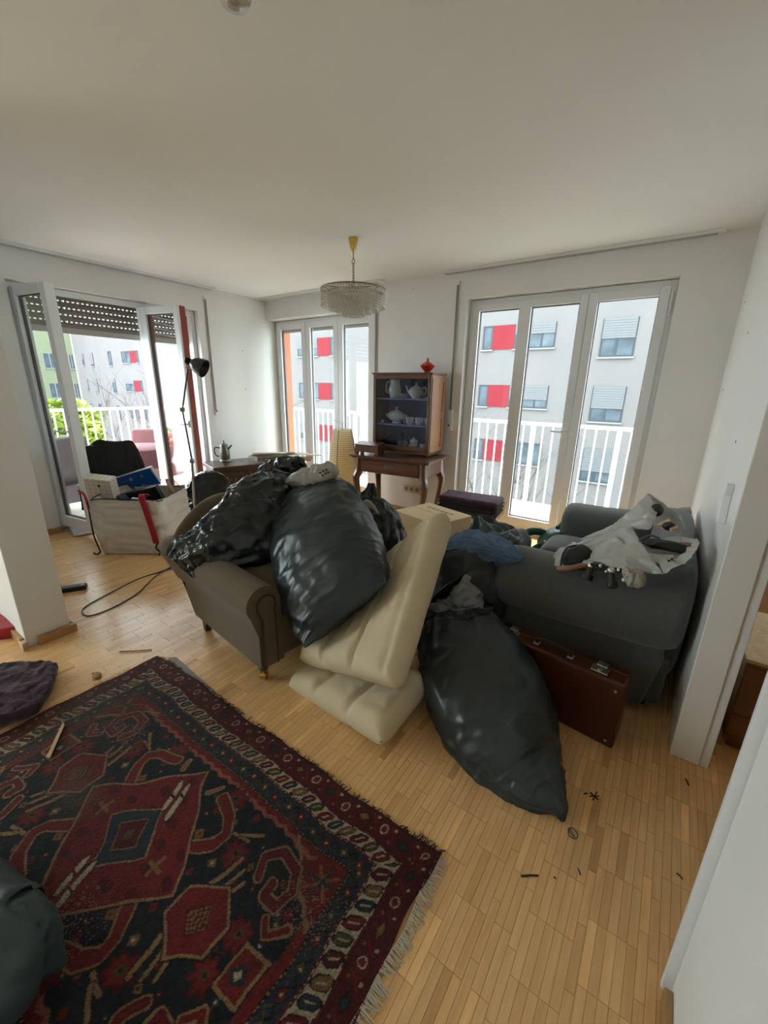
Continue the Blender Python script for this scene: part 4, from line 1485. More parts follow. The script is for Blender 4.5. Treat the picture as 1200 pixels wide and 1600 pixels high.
# full bag in front of the suitcase
UA = (.61, .61, .49)
fb = sack('rubbish_bag', [((-0.733, 1.680, 0.343), (.82, .57, .02), .165, .12), ((-0.694, 1.650, 0.290), (.80, .60, .15), .195, .15), ((-0.604, 1.600, 0.201), (.70, .60, .36), .245, .195), ((-0.461, 1.500, 0.111), UA, .258, .215), ((-0.324, 1.390, 0.045), UA, .222, .175),
                          ((-0.223, 1.320, 0.018), UA, .165, .115), ((-0.150, 1.270, 0.031), UA, .10, .055), ((-0.093, 1.235, 0.031), UA, .035, .02), ((-0.068, 1.215, 0.007), UA, .006, .004)], BAGC, None, 130, 150, exp=2.5, folds=(.03, .012), fold_len=.18, crumple=.008, cs=5.5, seed=3.1, lump=.012, fine=.8)
tag(fb, 'big full dark grey rubbish bag standing open on the floor in front of the suitcase', 'rubbish bag', 'dark rubbish bags')
# crumpled open mouth
sack('mouth', [((-0.721, 1.660, 0.314), (.82, .57, .02), .180, .135), ((-0.737, 1.680, 0.349), (.82, .57, .02), .176, .13), ((-0.748, 1.690, 0.383), (.82, .57, .02), .180, .135)], BAGC, fb, 90, 20, exp=2.2, folds=(.0, .075), fold_len=.6, crumple=.012, cs=9, seed=8, close=(False, False), kf=3.0)
sack('liner', [((-0.693, 1.680, 0.274), (.82, .57, .02), .14, .10), ((-0.694, 1.700, 0.347), (.82, .57, .02), .145, .10), ((-0.690, 1.720, 0.403), (.82, .57, .02), .095, .07), ((-0.699, 1.720, 0.513), (.75, .6, .1), .03, .016), ((-0.695, 1.740, 0.551), (.75, .6, .1), .012, .004)], GREYF, fb, 64, 50, folds=(.03, .02), crumple=.028, cs=12, seed=5, kf=4.5, fine=.4)
sack('flap', [((-0.894, 1.740, 0.310), UA, .03, .012), ((-0.832, 1.740, 0.406), UA, .035, .014), ((-0.768, 1.760, 0.490), UA, .024, .01), ((-0.740, 1.770, 0.523), UA, .006, .003)], BAGA, fb, 40, 30, crumple=.01, cs=10, seed=2)

# big bag on the front of the armchair
UB = (.48, .58, .66)
bb = sack('rubbish_bag', [((-1.729, 1.700, 0.817), (.70, .60, .30), 0.161, .05), ((-1.670, 1.660, 0.780), (.62, .60, .45), 0.233, .12), ((-1.574, 1.600, 0.711), UB, 0.276, .18), ((-1.398, 1.480, 0.610), UB, 0.291, .215),
                          ((-1.230, 1.360, 0.521), UB, 0.285, .18), ((-1.096, 1.260, 0.482), UB, 0.256, .10), ((-1.032, 1.215, 0.464), UB, 0.233, .008)],
          BAGB, None, 110, 130, exp=2.35, folds=(.035, .012), fold_len=.16, crumple=.0075, cs=5, seed=11.3, lump=.010, stretch=(1, 1, 1.4), fine=.8)
tag(bb, 'big smooth dark slate rubbish bag hanging over the seat of the armchair', 'rubbish bag', 'dark rubbish bags')
# crumpled shiny bag across the near arm
UC = (.59, .11, -.80)
lb = sack('rubbish_bag', [((-2.028, 1.030, 0.485), UC, 0.092, .012), ((-2.011, 1.060, 0.516), UC, 0.123, .05), ((-1.942, 1.130, 0.562), UC, 0.144, .09), ((-1.884, 1.240, 0.608), UC, 0.182, .14),
                          ((-1.854, 1.400, 0.653), UC, 0.241, .16), ((-1.858, 1.550, 0.740), UC, 0.228, .14), ((-1.878, 1.700, 0.818), UC, 0.127, .06), ((-1.865, 1.760, 0.866), UC, 0.048, .03)],
          BAGA, None, 110, 130, exp=2.2, folds=(.012, .03), fold_len=.3, base_fold=.007, crumple=.018, cs=6.2, seed=21.7, lump=.015, stretch=(1, 1, 1.2), fine=.35)
tag(lb, 'crumpled shiny black rubbish bag draped over the back and near arm of the armchair', 'rubbish bag', 'dark rubbish bags')
db_ = sack('rubbish_bag', [((-1.838, 1.450, 0.304), UC, .05, .05), ((-1.823, 1.500, 0.353), UC, .13, .11), ((-1.758, 1.550, 0.458), UC, .15, .12), ((-1.707, 1.600, 0.537), UC, .08, .08)], BAGA, None, 70, 60, crumple=.014, cs=6, seed=4.4, lump=.02)
tag(db_, 'black rubbish bag wedged low in the armchair between the two large bags', 'rubbish bag', 'dark rubbish bags')
ub = sack('rubbish_bag', [((-2.412, 1.860, 0.726), (-.3, .1, .9), .02, .02), ((-2.294, 1.860, 0.790), (-.3, .1, .9), .075, .07), ((-2.179, 1.880, 0.852), (-.3, .1, .9), .085, .085), ((-2.045, 1.900, 0.901), (-.3, .1, .9), .06, .06), ((-1.948, 1.900, 0.909), (-.3, .1, .9), .012, .015)], BAGA, None, 70, 60, folds=(.02, .03), crumple=.02, cs=9, seed=14, lump=.015)
tag(ub, 'small crumpled black rubbish bag on top of the heap on the armchair', 'rubbish bag', 'dark rubbish bags')
gp = sack('carrier_bag', [((-1.861, 1.660, 0.844), (-.2, .2, .9), .012, .03), ((-1.771, 1.660, 0.885), (-.2, .2, .9), .045, .05), ((-1.643, 1.670, 0.927), (-.2, .2, .9), .058, .06), ((-1.542, 1.680, 0.965), (-.2, .2, .9), .05, .05), ((-1.494, 1.690, 0.973), (-.2, .2, .9), .02, .03)], sheet_mat('grey_white_film', (0.42, 0.41, 0.39), 0.2, 0.3, 0.5, 16), None, 60, 50, folds=(.02, .02), crumple=.014, cs=12, seed=6)
tag(gp, 'crumpled pale grey carrier bag with dark print on top of the heap', 'carrier bag')
PRINT = M('black_print', (0.02, 0.02, 0.02), 0.6, var=0.1)
pr_ = MB()
for i, (a, b) in enumerate(((500, 739), (505, 736), (510, 734), (504, 743), (509, 740), (513, 738))):
    c = Vector((-1.511, 1.605, 0.977)) + RIGHT * ((a - 506) * .0033) - UPV * ((b - 738) * .0033)
    pr_.box(c, (.012, .003, .008), Matrix.Rotation(.6, 3, 'Z'))
pr_.build('print', PRINT, gp)
# bag behind the futon
UD = (.82, .57, 0)
mbg = sack('rubbish_bag', [((-1.52, 2.12, .02), UD, .17, .15), ((-1.53, 2.13, .18), UD, .22, .19), ((-1.527, 2.150, 0.473), UD, 0.166, .17), ((-1.579, 2.160, 0.598), UD, 0.136, .12), ((-1.633, 2.180, 0.684), UD, 0.066, .05), ((-1.638, 2.200, 0.734), UD, 0.040, .025), ((-1.648, 2.220, 0.788), UD, 0.022, .006)],
           BAGA, None, 90, 90, folds=(.01, .035), fold_len=.35, base_fold=.008, crumple=.02, cs=7.5, seed=31, lump=.015)
tag(mbg, 'knotted shiny black rubbish bag between the armchair and the desk', 'rubbish bag', 'dark rubbish bags')
slab('pale_patch', [[(-1.578, 2.030, 0.712), (-1.531, 2.030, 0.729), (-1.475, 2.030, 0.700)], [(-1.560, 2.020, 0.674), (-1.497, 2.020, 0.677), (-1.426, 2.020, 0.644)]], .012, M('pale_rag', (0.42, 0.40, 0.34), 0.8, var=0.1), mbg, 14, 10)
# bag behind the armchair, at the foot of the chest
cbg = sack('rubbish_bag', [((-3.93, 2.40, .02), UD, .17, .14), ((-3.93, 2.40, .14), UD, .21, .17), ((-3.954, 2.420, 0.225), UD, 0.255, .15), ((-3.881, 2.420, 0.378), UD, 0.216, .12), ((-3.803, 2.440, 0.482), UD, 0.133, .07), ((-3.738, 2.440, 0.538), UD, 0.053, .01)],
           BAGA, None, 80, 80, folds=(.01, .02), crumple=.016, cs=7, seed=41, lump=.02)
tag(cbg, 'shiny black rubbish bag on the floor between floor lamp and chest', 'rubbish bag', 'dark rubbish bags')
# bag leaning on the sofa arm, with a blue shirt on it
sb = sack('rubbish_bag', [((-.84, 1.97, .02), UD, .17, .15), ((-.84, 1.97, .15), UD, .21, .18), ((-0.746, 1.950, 0.335), UD, 0.198, .18), ((-0.776, 1.970, 0.493), UD, 0.196, .17), ((-0.799, 2.000, 0.564), UD, 0.177, .14), ((-0.802, 2.000, 0.597), UD, 0.106, .07), ((-0.803, 2.000, 0.608), UD, .02, .02)],
          BAGC, None, 90, 90, folds=(.01, .02), crumple=.010, cs=7, seed=51, lump=.012, stretch=(1, 1, 2.2), fine=.5)
tag(sb, 'dark rubbish bag beside the sofa arm with a blue shirt on top', 'rubbish bag', 'dark rubbish bags')
SHIRT = M('denim_blue_cloth', (0.10, 0.165, 0.28), 0.9, var=0.2, vs=10, bump=0.5, bs=9, bdist=.012)
bs_ = sack('shirt', [((-0.956, 1.950, 0.517), (0, .1, 1), .02, .05), ((-0.896, 1.960, 0.560), (0, .1, 1), .045, .10), ((-0.794, 1.980, 0.609), (0, .1, 1), .05, .12), ((-0.665, 1.970, 0.622), (0, .1, 1), .045, .10), ((-0.570, 1.940, 0.620), (0, .1, 1), .03, .06), ((-0.499, 1.920, 0.625), (0, .1, 1), .008, .03)], SHIRT, None, 80, 90, folds=(.01, .01), base_fold=.02, crumple=.02, cs=11, seed=61, kf=4)
tag(bs_, 'crumpled denim-blue shirt lying on a rubbish bag beside the sofa', 'shirt')
tg = sack('rubbish_bag', [((-.92, 2.42, .02), UD, .24, .2), ((-.92, 2.42, .22), UD, .29, .22), ((-0.836, 2.420, 0.416), UD, 0.249, .2), ((-0.864, 2.440, 0.492), UD, 0.183, .13), ((-0.910, 2.460, 0.565), UD, 0.092, .05), ((-0.954, 2.480, 0.622), UD, 0.025, .01)],
          TEAL, None, 90, 90, folds=(.01, .04), fold_len=.35, base_fold=.01, crumple=.02, cs=6, seed=71, lump=.02)
tag(tg, 'half-empty teal rubbish bag with a pointed fold behind the blue shirt', 'rubbish bag', 'dark rubbish bags')
sack('side_fold', [((-0.808, 2.360, 0.495), (0, .2, 1), .02, .05), ((-0.735, 2.380, 0.515), (0, .2, 1), .045, .08), ((-0.664, 2.380, 0.515), (0, .2, 1), .05, .07), ((-0.607, 2.380, 0.496), (0, .2, 1), .01, .02)], BAGC, tg, 50, 40, crumple=.018, cs=9, seed=3)
# bag at the bottom left corner of the picture
kb_ = sack('rubbish_bag', [((-1.62, -.15, .05), (0, .3, 1), .03, .05), ((-1.50, -.10, .08), (0, .3, 1), .09, .14), ((-1.108, -0.027, 0.120), (-.1, .5, .86), .130, .13), ((-1.067, 0.016, 0.110), (-.1, .5, .86), .112, .10), ((-1.047, 0.040, 0.090), (-.1, .6, .8), .082, .06), ((-1.027, 0.065, 0.060), (-.1, .6, .8), .042, .028), ((-1.005, 0.090, 0.030), (-.1, .6, .8), .006, .005)], TEAL, None, 80, 70, exp=2.0, folds=(.02, .01), crumple=.010, cs=6, seed=81, lump=.008)
tag(kb_, 'dark teal rubbish bag lying on the rug at the lower left corner', 'rubbish bag', 'dark rubbish bags')

# ---- folded futon mattress
FUT = M('cream_cotton', (0.60, 0.51, 0.345), 0.9, var=0.05, vs=6, bump=0.2, bs=25, bdist=0.006)
ft = thing('futon', 'cream cotton futon mattress folded and propped up between the bags', 'futon', (-1.0, 1.3, 0))
_fo_ = Vector((-1.0, 1.3, 0))


def rel(rows):
    return [[tuple(Vector(p) - _fo_) for p in r] for r in rows]


def bl(c00, c10, c01, c11, nu=4, nv=4, bow=0.0):
    out = []
    for j in range(nv):
        r = []
        for i in range(nu):
            u, v = i / (nu - 1), j / (nv - 1)
            p = (Vector(c00) * (1 - u) * (1 - v) + Vector(c10) * u * (1 - v) + Vector(c01) * (1 - u) * v + Vector(c11) * u * v)
            p = p + Vector((0.15, -.6, .5)) * (bow * math.sin(PI * v) * (0.6 + 0.4 * math.sin(PI * u)))
            r.append(p)
        out.append(r)
    return out


slab('upper_layer', rel(bl((-1.283, 1.160, 0.158), (-0.681, 1.100, 0.323), (-1.259, 1.780, 0.367), (-0.833, 1.740, 0.849), 4, 5, -.02)), .155, FUT, ft, 70, 80, seams=(('u', .30, .013, .030), ('u', .62, .013, .028), ('u', .92, .015, .012)), wr=.006, ws=7, seed=2, stretch=(1, 1, 1), rnd=.8)
slab('lower_layer', rel(bl((-1.343, 1.130, -0.011), (-0.715, 1.045, 0.097), (-1.22, 1.52, .12), (-.70, 1.42, .13), 4, 4, .0)), .15, FUT, ft, 70, 60, seams=(('u', .33, .02, .022), ('u', .68, .02, .022)), wr=.005, ws=7, seed=9, rnd=.85)

# ---- purple velvet blanket on the floor at the left edge
PURP = M('mottled_purple_velvet', (0.070, 0.030, 0.056), 0.9, var=0.0, vs=14, bump=0.8, bs=16, sheen=0.15, col2=(0.012, 0.006, 0.011), bdist=.02)
pb = slab('velvet_blanket', [[(-2.642, 0.188, 0.050), (-2.550, 0.287, 0.060), (-2.464, 0.412, 0.055), (-2.343, 0.509, 0.035)], [(-2.393, 0.146, 0.060), (-2.316, 0.237, 0.070), (-2.250, 0.344, 0.065), (-2.171, 0.430, 0.045)], [(-2.147, 0.100, 0.050), (-2.109, 0.188, 0.050), (-2.070, 0.272, 0.050), (-2.074, 0.351, 0.035)]], .055, PURP, None, 60, 50, wr=.012, ws=12, seed=4, rnd=.5)
tag(pb, 'folded mottled purple velvet blanket on the floor beside the rug', 'blanket')

# ---- white big-bag with red handles, full of folders
BULK = M('white_woven_fabric', (0.56, 0.52, 0.465), 0.85, var=0.06, vs=6, bump=0.3, bs=8, bdist=.015)
REDS = M('red_strap', (0.33, 0.012, 0.03), 0.75, var=0.1, vs=30)
BLK = M('black_trim', (0.015, 0.012, 0.013), 0.7, var=0.1)
bU, bV = Vector((.81, .587, 0)), Vector((-.587, .81, 0))
bC = Vector((-3.79, 1.665, 0))
wb = thing('big_bag', 'square white fabric carrying bag with red straps filled with folders', 'bag', tuple(bC), 0)
body = sack('body', [((0, 0, .0), bU, .26, .24), ((0, 0, .03), bU, .285, .265), ((0, 0, .2), bU, .305, .28), ((0, 0, .38), bU, .305, .285), ((0, 0, .49), bU, .30, .285)], BULK, wb, 110, 50, exp=6.5, folds=(.006, 0), crumple=.018, cs=4.5, seed=12, close=(True, False), stretch=(1.2, 1.2, 2.2), lump=.016)
rimp = []
for k in range(64):
    th = 2 * PI * k / 64
    ct, sn = math.cos(th), math.sin(th)
    rimp.append(bU * (.30 * math.copysign(abs(ct) ** (2 / 6.5), ct)) + bV * (.285 * math.copysign(abs(sn) ** (2 / 6.5), sn)) + Vector((0, 0, .492 + .012 * math.sin(3 * th))))
MB().tube(rimp, .005, 6, closed=True).build('rim_piping', BLK, body, smooth=True)


def strap(pts, w, name, parent, mat, t=.004, n=40, wdir=None):
    P = [Vector(p) for p in smooth_curve(pts, n)]
    wv = Vector(wdir)
    mb = MB()
    rings = []
    for i, p in enumerate(P):
        T = (P[min(i + 1, n - 1)] - P[max(i - 1, 0)]).normalized()
        a = (wv - T * wv.dot(T)).normalized()
        nn = T.cross(a)
        rings.append([p - a * w - nn * t, p + a * w - nn * t, p + a * w + nn * t, p - a * w + nn * t])
    mb.loft(rings)
    return mb.build(name, mat, parent, smooth=True, angle=50)


fr0 = -bV * .292
strap([fr0 + bU * .235 + Vector((0, 0, .12)), fr0 * 1.04 + bU * .225 + Vector((0, 0, .25)), fr0 * 1.04 + bU * .20 + Vector((0, 0, .40)), fr0 * 1.05 + bU * .18 + Vector((0, 0, .53)), fr0 * .98 + bU * .19 + Vector((0, 0, .545)), fr0 * .92 + bU * .215 + Vector((0, 0, .53))], .024, 'strap', wb, REDS, wdir=bU)
strap([fr0 * .93 - bU * .288 + Vector((0, 0, .40)), fr0 * .93 - bU * .292 + Vector((0, 0, .46)), fr0 * .93 - bU * .296 + Vector((0, 0, .50)), fr0 * .90 - bU * .315 + Vector((0, 0, .54)), fr0 * .9 - bU * .35 + Vector((0, 0, .57))], .010, 'strap', wb, REDS, wdir=-bV)
MB().tube(smooth_curve([fr0 * .90 - bU * .268 + Vector((0, 0, .03)), fr0 * .92 - bU * .280 + Vector((0, 0, .10)), fr0 * .93 - bU * .292 + Vector((0, 0, .20)), fr0 * .93 - bU * .290 + Vector((0, 0, .48))], 20), .006, 6).build('cord', BLK, wb, smooth=True)
MB().tube(smooth_curve([fr0 + bU * .245 + Vector((0, 0, .13)), fr0 * 1.05 + bU * .235 + Vector((0, 0, .08)), fr0 * 1.05 + bU * .265 + Vector((0, 0, .05)), fr0 * 1.05 + bU * .25 + Vector((0, 0, .02))], 16), .008, 6).build('cord', BLK, wb, smooth=True)
MB().tube(smooth_curve([fr0 * .90 - bU * .262 + Vector((0, 0, .03)), fr0 * .98 - bU * .285 + Vector((0, 0, .012)), fr0 * 1.0 - bU * .31 + Vector((0, 0, .03))], 8), .006, 6).build('cord', BLK, wb, smooth=True)


# ------------------------------------------------------------------ smaller things
def frame_from(o, ex, ey):
    ex = Vector(ex).normalized()
    ey = Vector(ey)
    ey = (ey - ex * ey.dot(ex)).normalized()
    ez = ex.cross(ey)
    m_ = Matrix((ex, ey, ez)).transposed().to_4x4()
    m_.translation = Vector(o)
    return m_


def placed(name, label, cat, mtx, group=None):
    t = thing(name, label, cat, (0, 0, 0), 0, group)
    t.matrix_world = mtx
    return t


# folders in the big bag
GRID, gnt, gb_ = new_mat('squared_paper_cover')
_tc = gnt.nodes.new('ShaderNodeTexCoord')
_bk = gnt.nodes.new('ShaderNodeTexBrick')
_bk.offset = 0.0
_bk.inputs['Color1'].default_value = (0.62, 0.55, 0.45, 1)
_bk.inputs['Color2'].default_value = (0.60, 0.53, 0.43, 1)
_bk.inputs['Mortar'].default_value = (0.17, 0.10, 0.075, 1)
_bk.inputs['Scale'].default_value = 1.0
_bk.inputs['Mortar Size'].default_value = 0.0012
_bk.inputs['Brick Width'].default_value = 0.045
_bk.inputs['Row Height'].default_value = 0.038
_mp = gnt.nodes.new('ShaderNodeMapping')
_mp.inputs['Rotation'].default_value = (PI / 2, 0, 0)
gnt.links.new(_tc.outputs['Object'], _mp.inputs[0])
gnt.links.new(_mp.outputs[0], _bk.inputs['Vector'])
gnt.links.new(_bk.outputs['Color'], gb_.inputs['Base Color'])
gb_.inputs['Roughness'].default_value = 0.7

m1 = frame_from((-3.998, 1.460, 0.505), bU * .97 - Vector((0, 0, .10)), bV * .95 + Vector((0, 0, .25)))
t = placed('box_file', 'cream box file with brown squared pattern sticking out of the white bag', 'folder', m1)
MB().lohi((-.125, -.04, -.20), (.095, .06, .135)).build('case', GRID, t, bevel=.003)
MB().cyl((-.005, -.043, .075), (-.005, -.039, .075), .012, n=14).build('finger_hole', BLACKP, t)
m2 = frame_from((-4.132, 1.800, 0.531), bU * .92 + Vector((0, 0, .30)), bV * .9 + Vector((0, 0, .25)))
BLUEB = M('bright_blue_cover', (0.004, 0.075, 0.32), 0.4, var=0.05)
t = placed('lever_arch_file', 'bright blue lever arch file on top of the folders in the white bag', 'folder', m2)
MB().lohi((-.20, -.04, -.09), (.20, -.02, .085)).build('cover', BLUEB, t, bevel=.002)
MB().lohi((-.195, -.02, -.085), (.195, .03, .08)).build('paper', M('file_paper', (0.6, 0.58, 0.52), 0.8, var=0.05), t)
MB().lohi((-.20, -.041, -.096), (.20, .03, -.09)).build('edge', CHROME, t)
for x in (-.02, .09):
    MB().lohi((x - .014, -.043, .02), (x + .014, -.039, .05)).build('rivet_plate', CHROME, t)
m3 = frame_from((-3.913, 1.740, 0.439), bU * .94 + Vector((0, 0, .26)), bV * .9 + Vector((0, 0, .25)))
t = placed('lever_arch_file', 'black lever arch file under the blue one in the white bag', 'folder', m3)
MB().lohi((-.20, -.05, -.16), (.17, .0, .06)).build('cover', BLACKP, t, bevel=.002)
m3 = frame_from((-3.596, 1.660, 0.421), bU + Vector((0, 0, -.16)), bV * .9 + Vector((0, 0, .1)))
t = placed('folder', 'flat black folder with pale edge lying in the front of the white bag', 'folder', m3)
MB().lohi((-.17, -.02, -.12), (.13, .015, .02)).build('cover', BLACKP, t, bevel=.002)
MB().lohi((-.17, -.022, .02), (.13, .012, .026)).build('edge', M('pale_edge', (0.5, 0.48, 0.45), 0.6, var=0.05), t)
m3 = frame_from((-3.887, 1.560, 0.386), bU * .6 + Vector((0, 0, -.9)), bV)
t = placed('folder', 'dark grey folder wedged beside the squared box file', 'folder', m3)
MB().lohi((-.09, -.01, -.02), (.12, .09, .015)).build('cover', M('dark_grey_cover', (0.05, 0.055, 0.06), 0.4, var=0.1), t, bevel=.002)
m3 = frame_from((-3.754, 1.600, 0.412), bU * .5 + Vector((0, 0, .9)), bV)
t = placed('clear_sleeve', 'crumpled clear plastic sleeve between the black folders', 'sleeve', m3)
slab('film', [[(-.09, 0, -.025), (0, 0, -.03), (.06, 0, -.012)], [(-.09, .03, .02), (0, .03, .03), (.06, .03, .015)]], .004, GREYF, t, 16, 10)
m3 = frame_from((-4.655, 1.750, 0.479), bU, bV)
t = placed('book', 'red book spine behind the squared box file', 'book', m3)
MB().lohi((-.05, -.02, -.1), (.07, .03, .01)).build('cover', M('crimson_cover', (0.35, 0.03, 0.06), 0.5, var=0.05), t, bevel=.002)
m3 = frame_from((-4.647, 1.850, 0.484), bU, bV + Vector((0, 0, .2)))
t = placed('book', 'plain cardboard folder spine behind the blue file', 'book', m3)
MB().lohi((-.05, -.02, -.1), (.06, .03, .015)).build('cover', M('card_cover', (0.45, 0.35, 0.22), 0.7, var=0.05), t, bevel=.002)
PINE = wood('raw_pine', (0.38, 0.24, 0.11), (0.55, 0.38, 0.20), (9, 9, 1), 3, 0.6)
t = thing('clothes_hanger', 'pale wooden hanger standing in the back corner of the white bag', 'hanger', (-3.823, 1.950, 0.393), 0)
_cr = MB().tube(smooth_curve([(0, 0, -.1), (.01, 0, 0), (-.01, 0, .09), (-.04, 0, .16)], 14), .02, 6, sq=.4)
_cr.build('arm', PINE, t, smooth=True)
MB().tube(smooth_curve([(.04, .01, -.1), (.035, .01, -.02), (.03, .01, .05), (-.01, .0, .10)], 14), .016, 6, sq=.4).build('arm', PINE, t, smooth=True)
t = sack('paper_roll', [((-3.742, 1.920, 0.319), (1, 0, 0), .02, .02), ((-3.717, 1.920, 0.373), (1, 0, 0), .035, .03), ((-3.679, 1.920, 0.441), (1, 0, 0), .02, .02)], M('crumpled_paper', (0.6, 0.55, 0.45), 0.8, var=0.05), None, 30, 20, crumple=.01, cs=20)
tag(t, 'crumpled pale paper at the foot of the wooden hanger in the bag', 'paper')

# chair behind the bag, hidden by a black cloth
BCL = M('black_cloth', (0.006, 0.0065, 0.008), 0.85, var=0.2, vs=8, bump=0.3, bs=8)
hc = thing('chair', 'chair behind the white bag, wholly draped in black cloth', 'chair', (-4.42, 1.80, 0), math.radians(100))
slab('backrest', [[(-.20, -.02, .50), (0, -.03, .50), (.20, -.02, .50)], [(-.21, .0, .68), (0, -.01, .70), (.21, .0, .68)], [(-.15, .02, .80), (0, .01, .845), (.15, .02, .80)]], .04, DARKW, hc, 20, 20)
MB().lohi((-.22, -.03, .42), (.22, .40, .45)).build('seat', DARKW, hc, bevel=.01)
for sx in (-.19, .19):
    for sy in (.0, .36):
        MB().cyl((sx, sy, 0), (sx, sy, .42), .016, .02, 10).build('leg', DARKW, hc)
cl_ = sack('black_cloth', [((-4.420, 1.747, 0.883), (0, 1, 0), .08, .02), ((-4.420, 1.746, 0.874), (0, 1, 0), .16, .045), ((-4.420, 1.745, 0.834), (0, 1, 0), .22, .055), ((-4.420, 1.732, 0.718), (0, 1, 0), .265, .065), ((-4.420, 1.720, 0.536), (0, 1, 0), .285, .08), ((-4.420, 1.697, 0.247), (0, 1, 0), .28, .09)], BCL, None, 80, 50, exp=2.2, folds=(0, .03), fold_len=.5, crumple=.006, cs=6, seed=5, kf=5)
tag(cl_, 'black cloth draped over the chair back by the balcony door', 'cloth')

# papers by the door
WPAP = M('white_paper', (0.72, 0.73, 0.74), 0.7, var=0.03)
for i, (q, sx, sy, rz, lb) in enumerate((((-4.850, 1.477, 0.000), .17, .12, .5, 'white paper sheet on the floor at the foot of the balcony door'), ((-4.631, 1.449, 0.000), .16, .10, -.2, 'white rounded paper tray on the floor left of the white bag'))):
    o = slab('paper_item', [[(-sx, -sy, .012), (0, -sy, .03), (sx, -sy, .014)], [(-sx, sy, .014), (0, sy, .035), (sx, sy, .012)]], .012, WPAP, None, 18, 12, rnd=2)
    o.location = q
    o.rotation_euler = (0, 0, rz)
    tag(o, lb, 'paper')

# cable on the floor and black bar beside the pillar
cbp = [(-3.108, 1.522, 0.006), (-3.109, 1.390, 0.005), (-3.112, 1.248, 0.005), (-3.047, 1.045, 0.005), (-2.980, 0.873, 0.005), (-2.913, 0.812, 0.005), (-2.822, 0.821, 0.005), (-2.812, 0.946, 0.005), (-2.886, 1.142, 0.005), (-3.037, 1.329, 0.006), (-3.096, 1.470, 0.012), (-3.116, 1.548, 0.006)]
o = MB().tube(smooth_curve(cbp, 90), .0042, 6).build('cable', BLACKP, None, smooth=True)
tag(o, 'thin black cable lying in a loop on the parquet beside the armchair', 'cable')
MB().tube([(-3.096, 1.470, 0.012), (-3.103, 1.526, 0.012)], .010, 8).build('plug', BLACKP, o, smooth=True)
t = thing('remote_control', 'black bar-shaped remote control on the floor behind the pillar', 'remote control', (-3.32, .86, 0), math.atan2(.105, .06))
MB().lohi((-.12, -.03, 0), (.125, .03, .035)).build('case', BLACKP, t, bevel=.008)
MB().lohi((-.1, -.02, .035), (.09, .02, .037)).build('keypad', GASKET, t)

# red dustpan and brush behind the pillar
RPL = M('red_plastic', (0.30, 0.012, 0.025), 0.35, var=0.08)
t = thing('dustpan', 'red plastic dustpan on the floor at the left edge behind the pillar', 'dustpan', (-3.053, 0.456, 0.000), .9)
MB().add([(-.14, -.11, 0), (.14, -.11, 0), (.12, .10, .012), (-.12, .10, .012), (-.14, -.11, .055), (.14, -.11, .075), (.12, .1, .085), (-.12, .10, .05)], [(0, 3, 2, 1), (0, 1, 5, 4), (1, 2, 6, 5), (2, 3, 7, 6), (3, 0, 4, 7), (4, 5, 6, 7)]).build('pan', RPL, t, bevel=.01)
MB().tube([(0, .1, .05), (0, .2, .06), (0, .26, .055)], .015, 8).build('handle', RPL, t, smooth=True)
t = thing('hand_brush', 'dark hand brush lying behind the red dustpan', 'brush', (-3.182, 0.502, 0.030), .9)
MB().tube([(-.06, 0, .03), (.06, 0, .03), (.16, 0, .035)], [.022, .02, .008], 8).build('handle', BLACKP, t, smooth=True)
MB().lohi((-.07, -.018, -.03), (.06, .018, .02)).build('bristles', GASKET, t)

# thin boards lying on the chest
BRD = [wood('board_a', (0.42, 0.33, 0.22), (0.58, 0.48, 0.34), (1, 10, 10), 3, 0.6), wood('board_b', (0.20, 0.115, 0.06), (0.32, 0.20, 0.11), (1, 10, 10), 3, 0.6), M('board_c', (0.60, 0.57, 0.50), 0.7, var=0.05)]
rb = random.Random(5)
zz = .503
bp0, bp1 = Vector((-4.22, 3.42, 0)), Vector((-3.82, 3.68, 0))
for i in range(18):
    p = bp0.lerp(bp1, (i * 7 % 9) / 8)
    L, W, T = rb.uniform(.22, .42), rb.uniform(.05, .11), rb.uniform(.008, .013)
    o = MB().box((0, 0, 0), (L, W, T)).build('thin_board', BRD[i % 3], None, bevel=.001)
    o.location = (p.x + rb.uniform(-.06, .06), p.y + rb.uniform(-.08, .08), zz + T / 2)
    o.rotation_euler = (rb.uniform(-.015, .015), rb.uniform(-.03, .03), .55 + rb.uniform(-.35, .35))
    zz += T * .55
    tag(o, 'thin flat board in the jumbled pile on the dark chest', 'board', 'thin boards piled on the chest')

# ---- suitcase in front of the sofa
SUIT = M('red_brown_fibreboard', (0.066, 0.017, 0.006), 0.42, var=0.12, vs=9, bump=0.1, bs=60, bdist=.003, coat=0.1)
SUITE = M('suitcase_edge', (0.10, 0.035, 0.014), 0.5, var=0.1)
st = thing('suitcase', 'old red-brown suitcase standing on the floor against the sofa arm', 'suitcase', (-.262, 1.75, 0), -.12)
SWd, SH, SD = .30, .315, .065
MB().lohi((-SWd, -SD, 0), (SWd, .012, SH)).build('front_shell', SUIT, st, bevel=.012, seg=3)
MB().lohi((-SWd + .002, .014, 0.002), (SWd - .002, SD, SH - .002)).build('back_shell', SUIT, st, bevel=.012, seg=3)
MB().lohi((-SWd + .004, .008, .004), (SWd - .004, .018, SH - .004)).build('seam_rim', SUITE, st)
hd = MB().tube(smooth_curve([(-.075, -.02, SH), (-.07, -.022, SH + .022), (-.04, -.024, SH + .034), (.04, -.024, SH + .034), (.07, -.022, SH + .022), (.075, -.02, SH)], 24), .009, 8).build('handle', M('handle_leather', (0.03, 0.012, 0.007), 0.4, var=0.1), st, smooth=True)
for x in (-.075, .075):
    MB().lohi((x - .012, -.034, SH - .002), (x + .012, -.006, SH + .006)).build('handle_mount', CHROME, hd, bevel=.002)
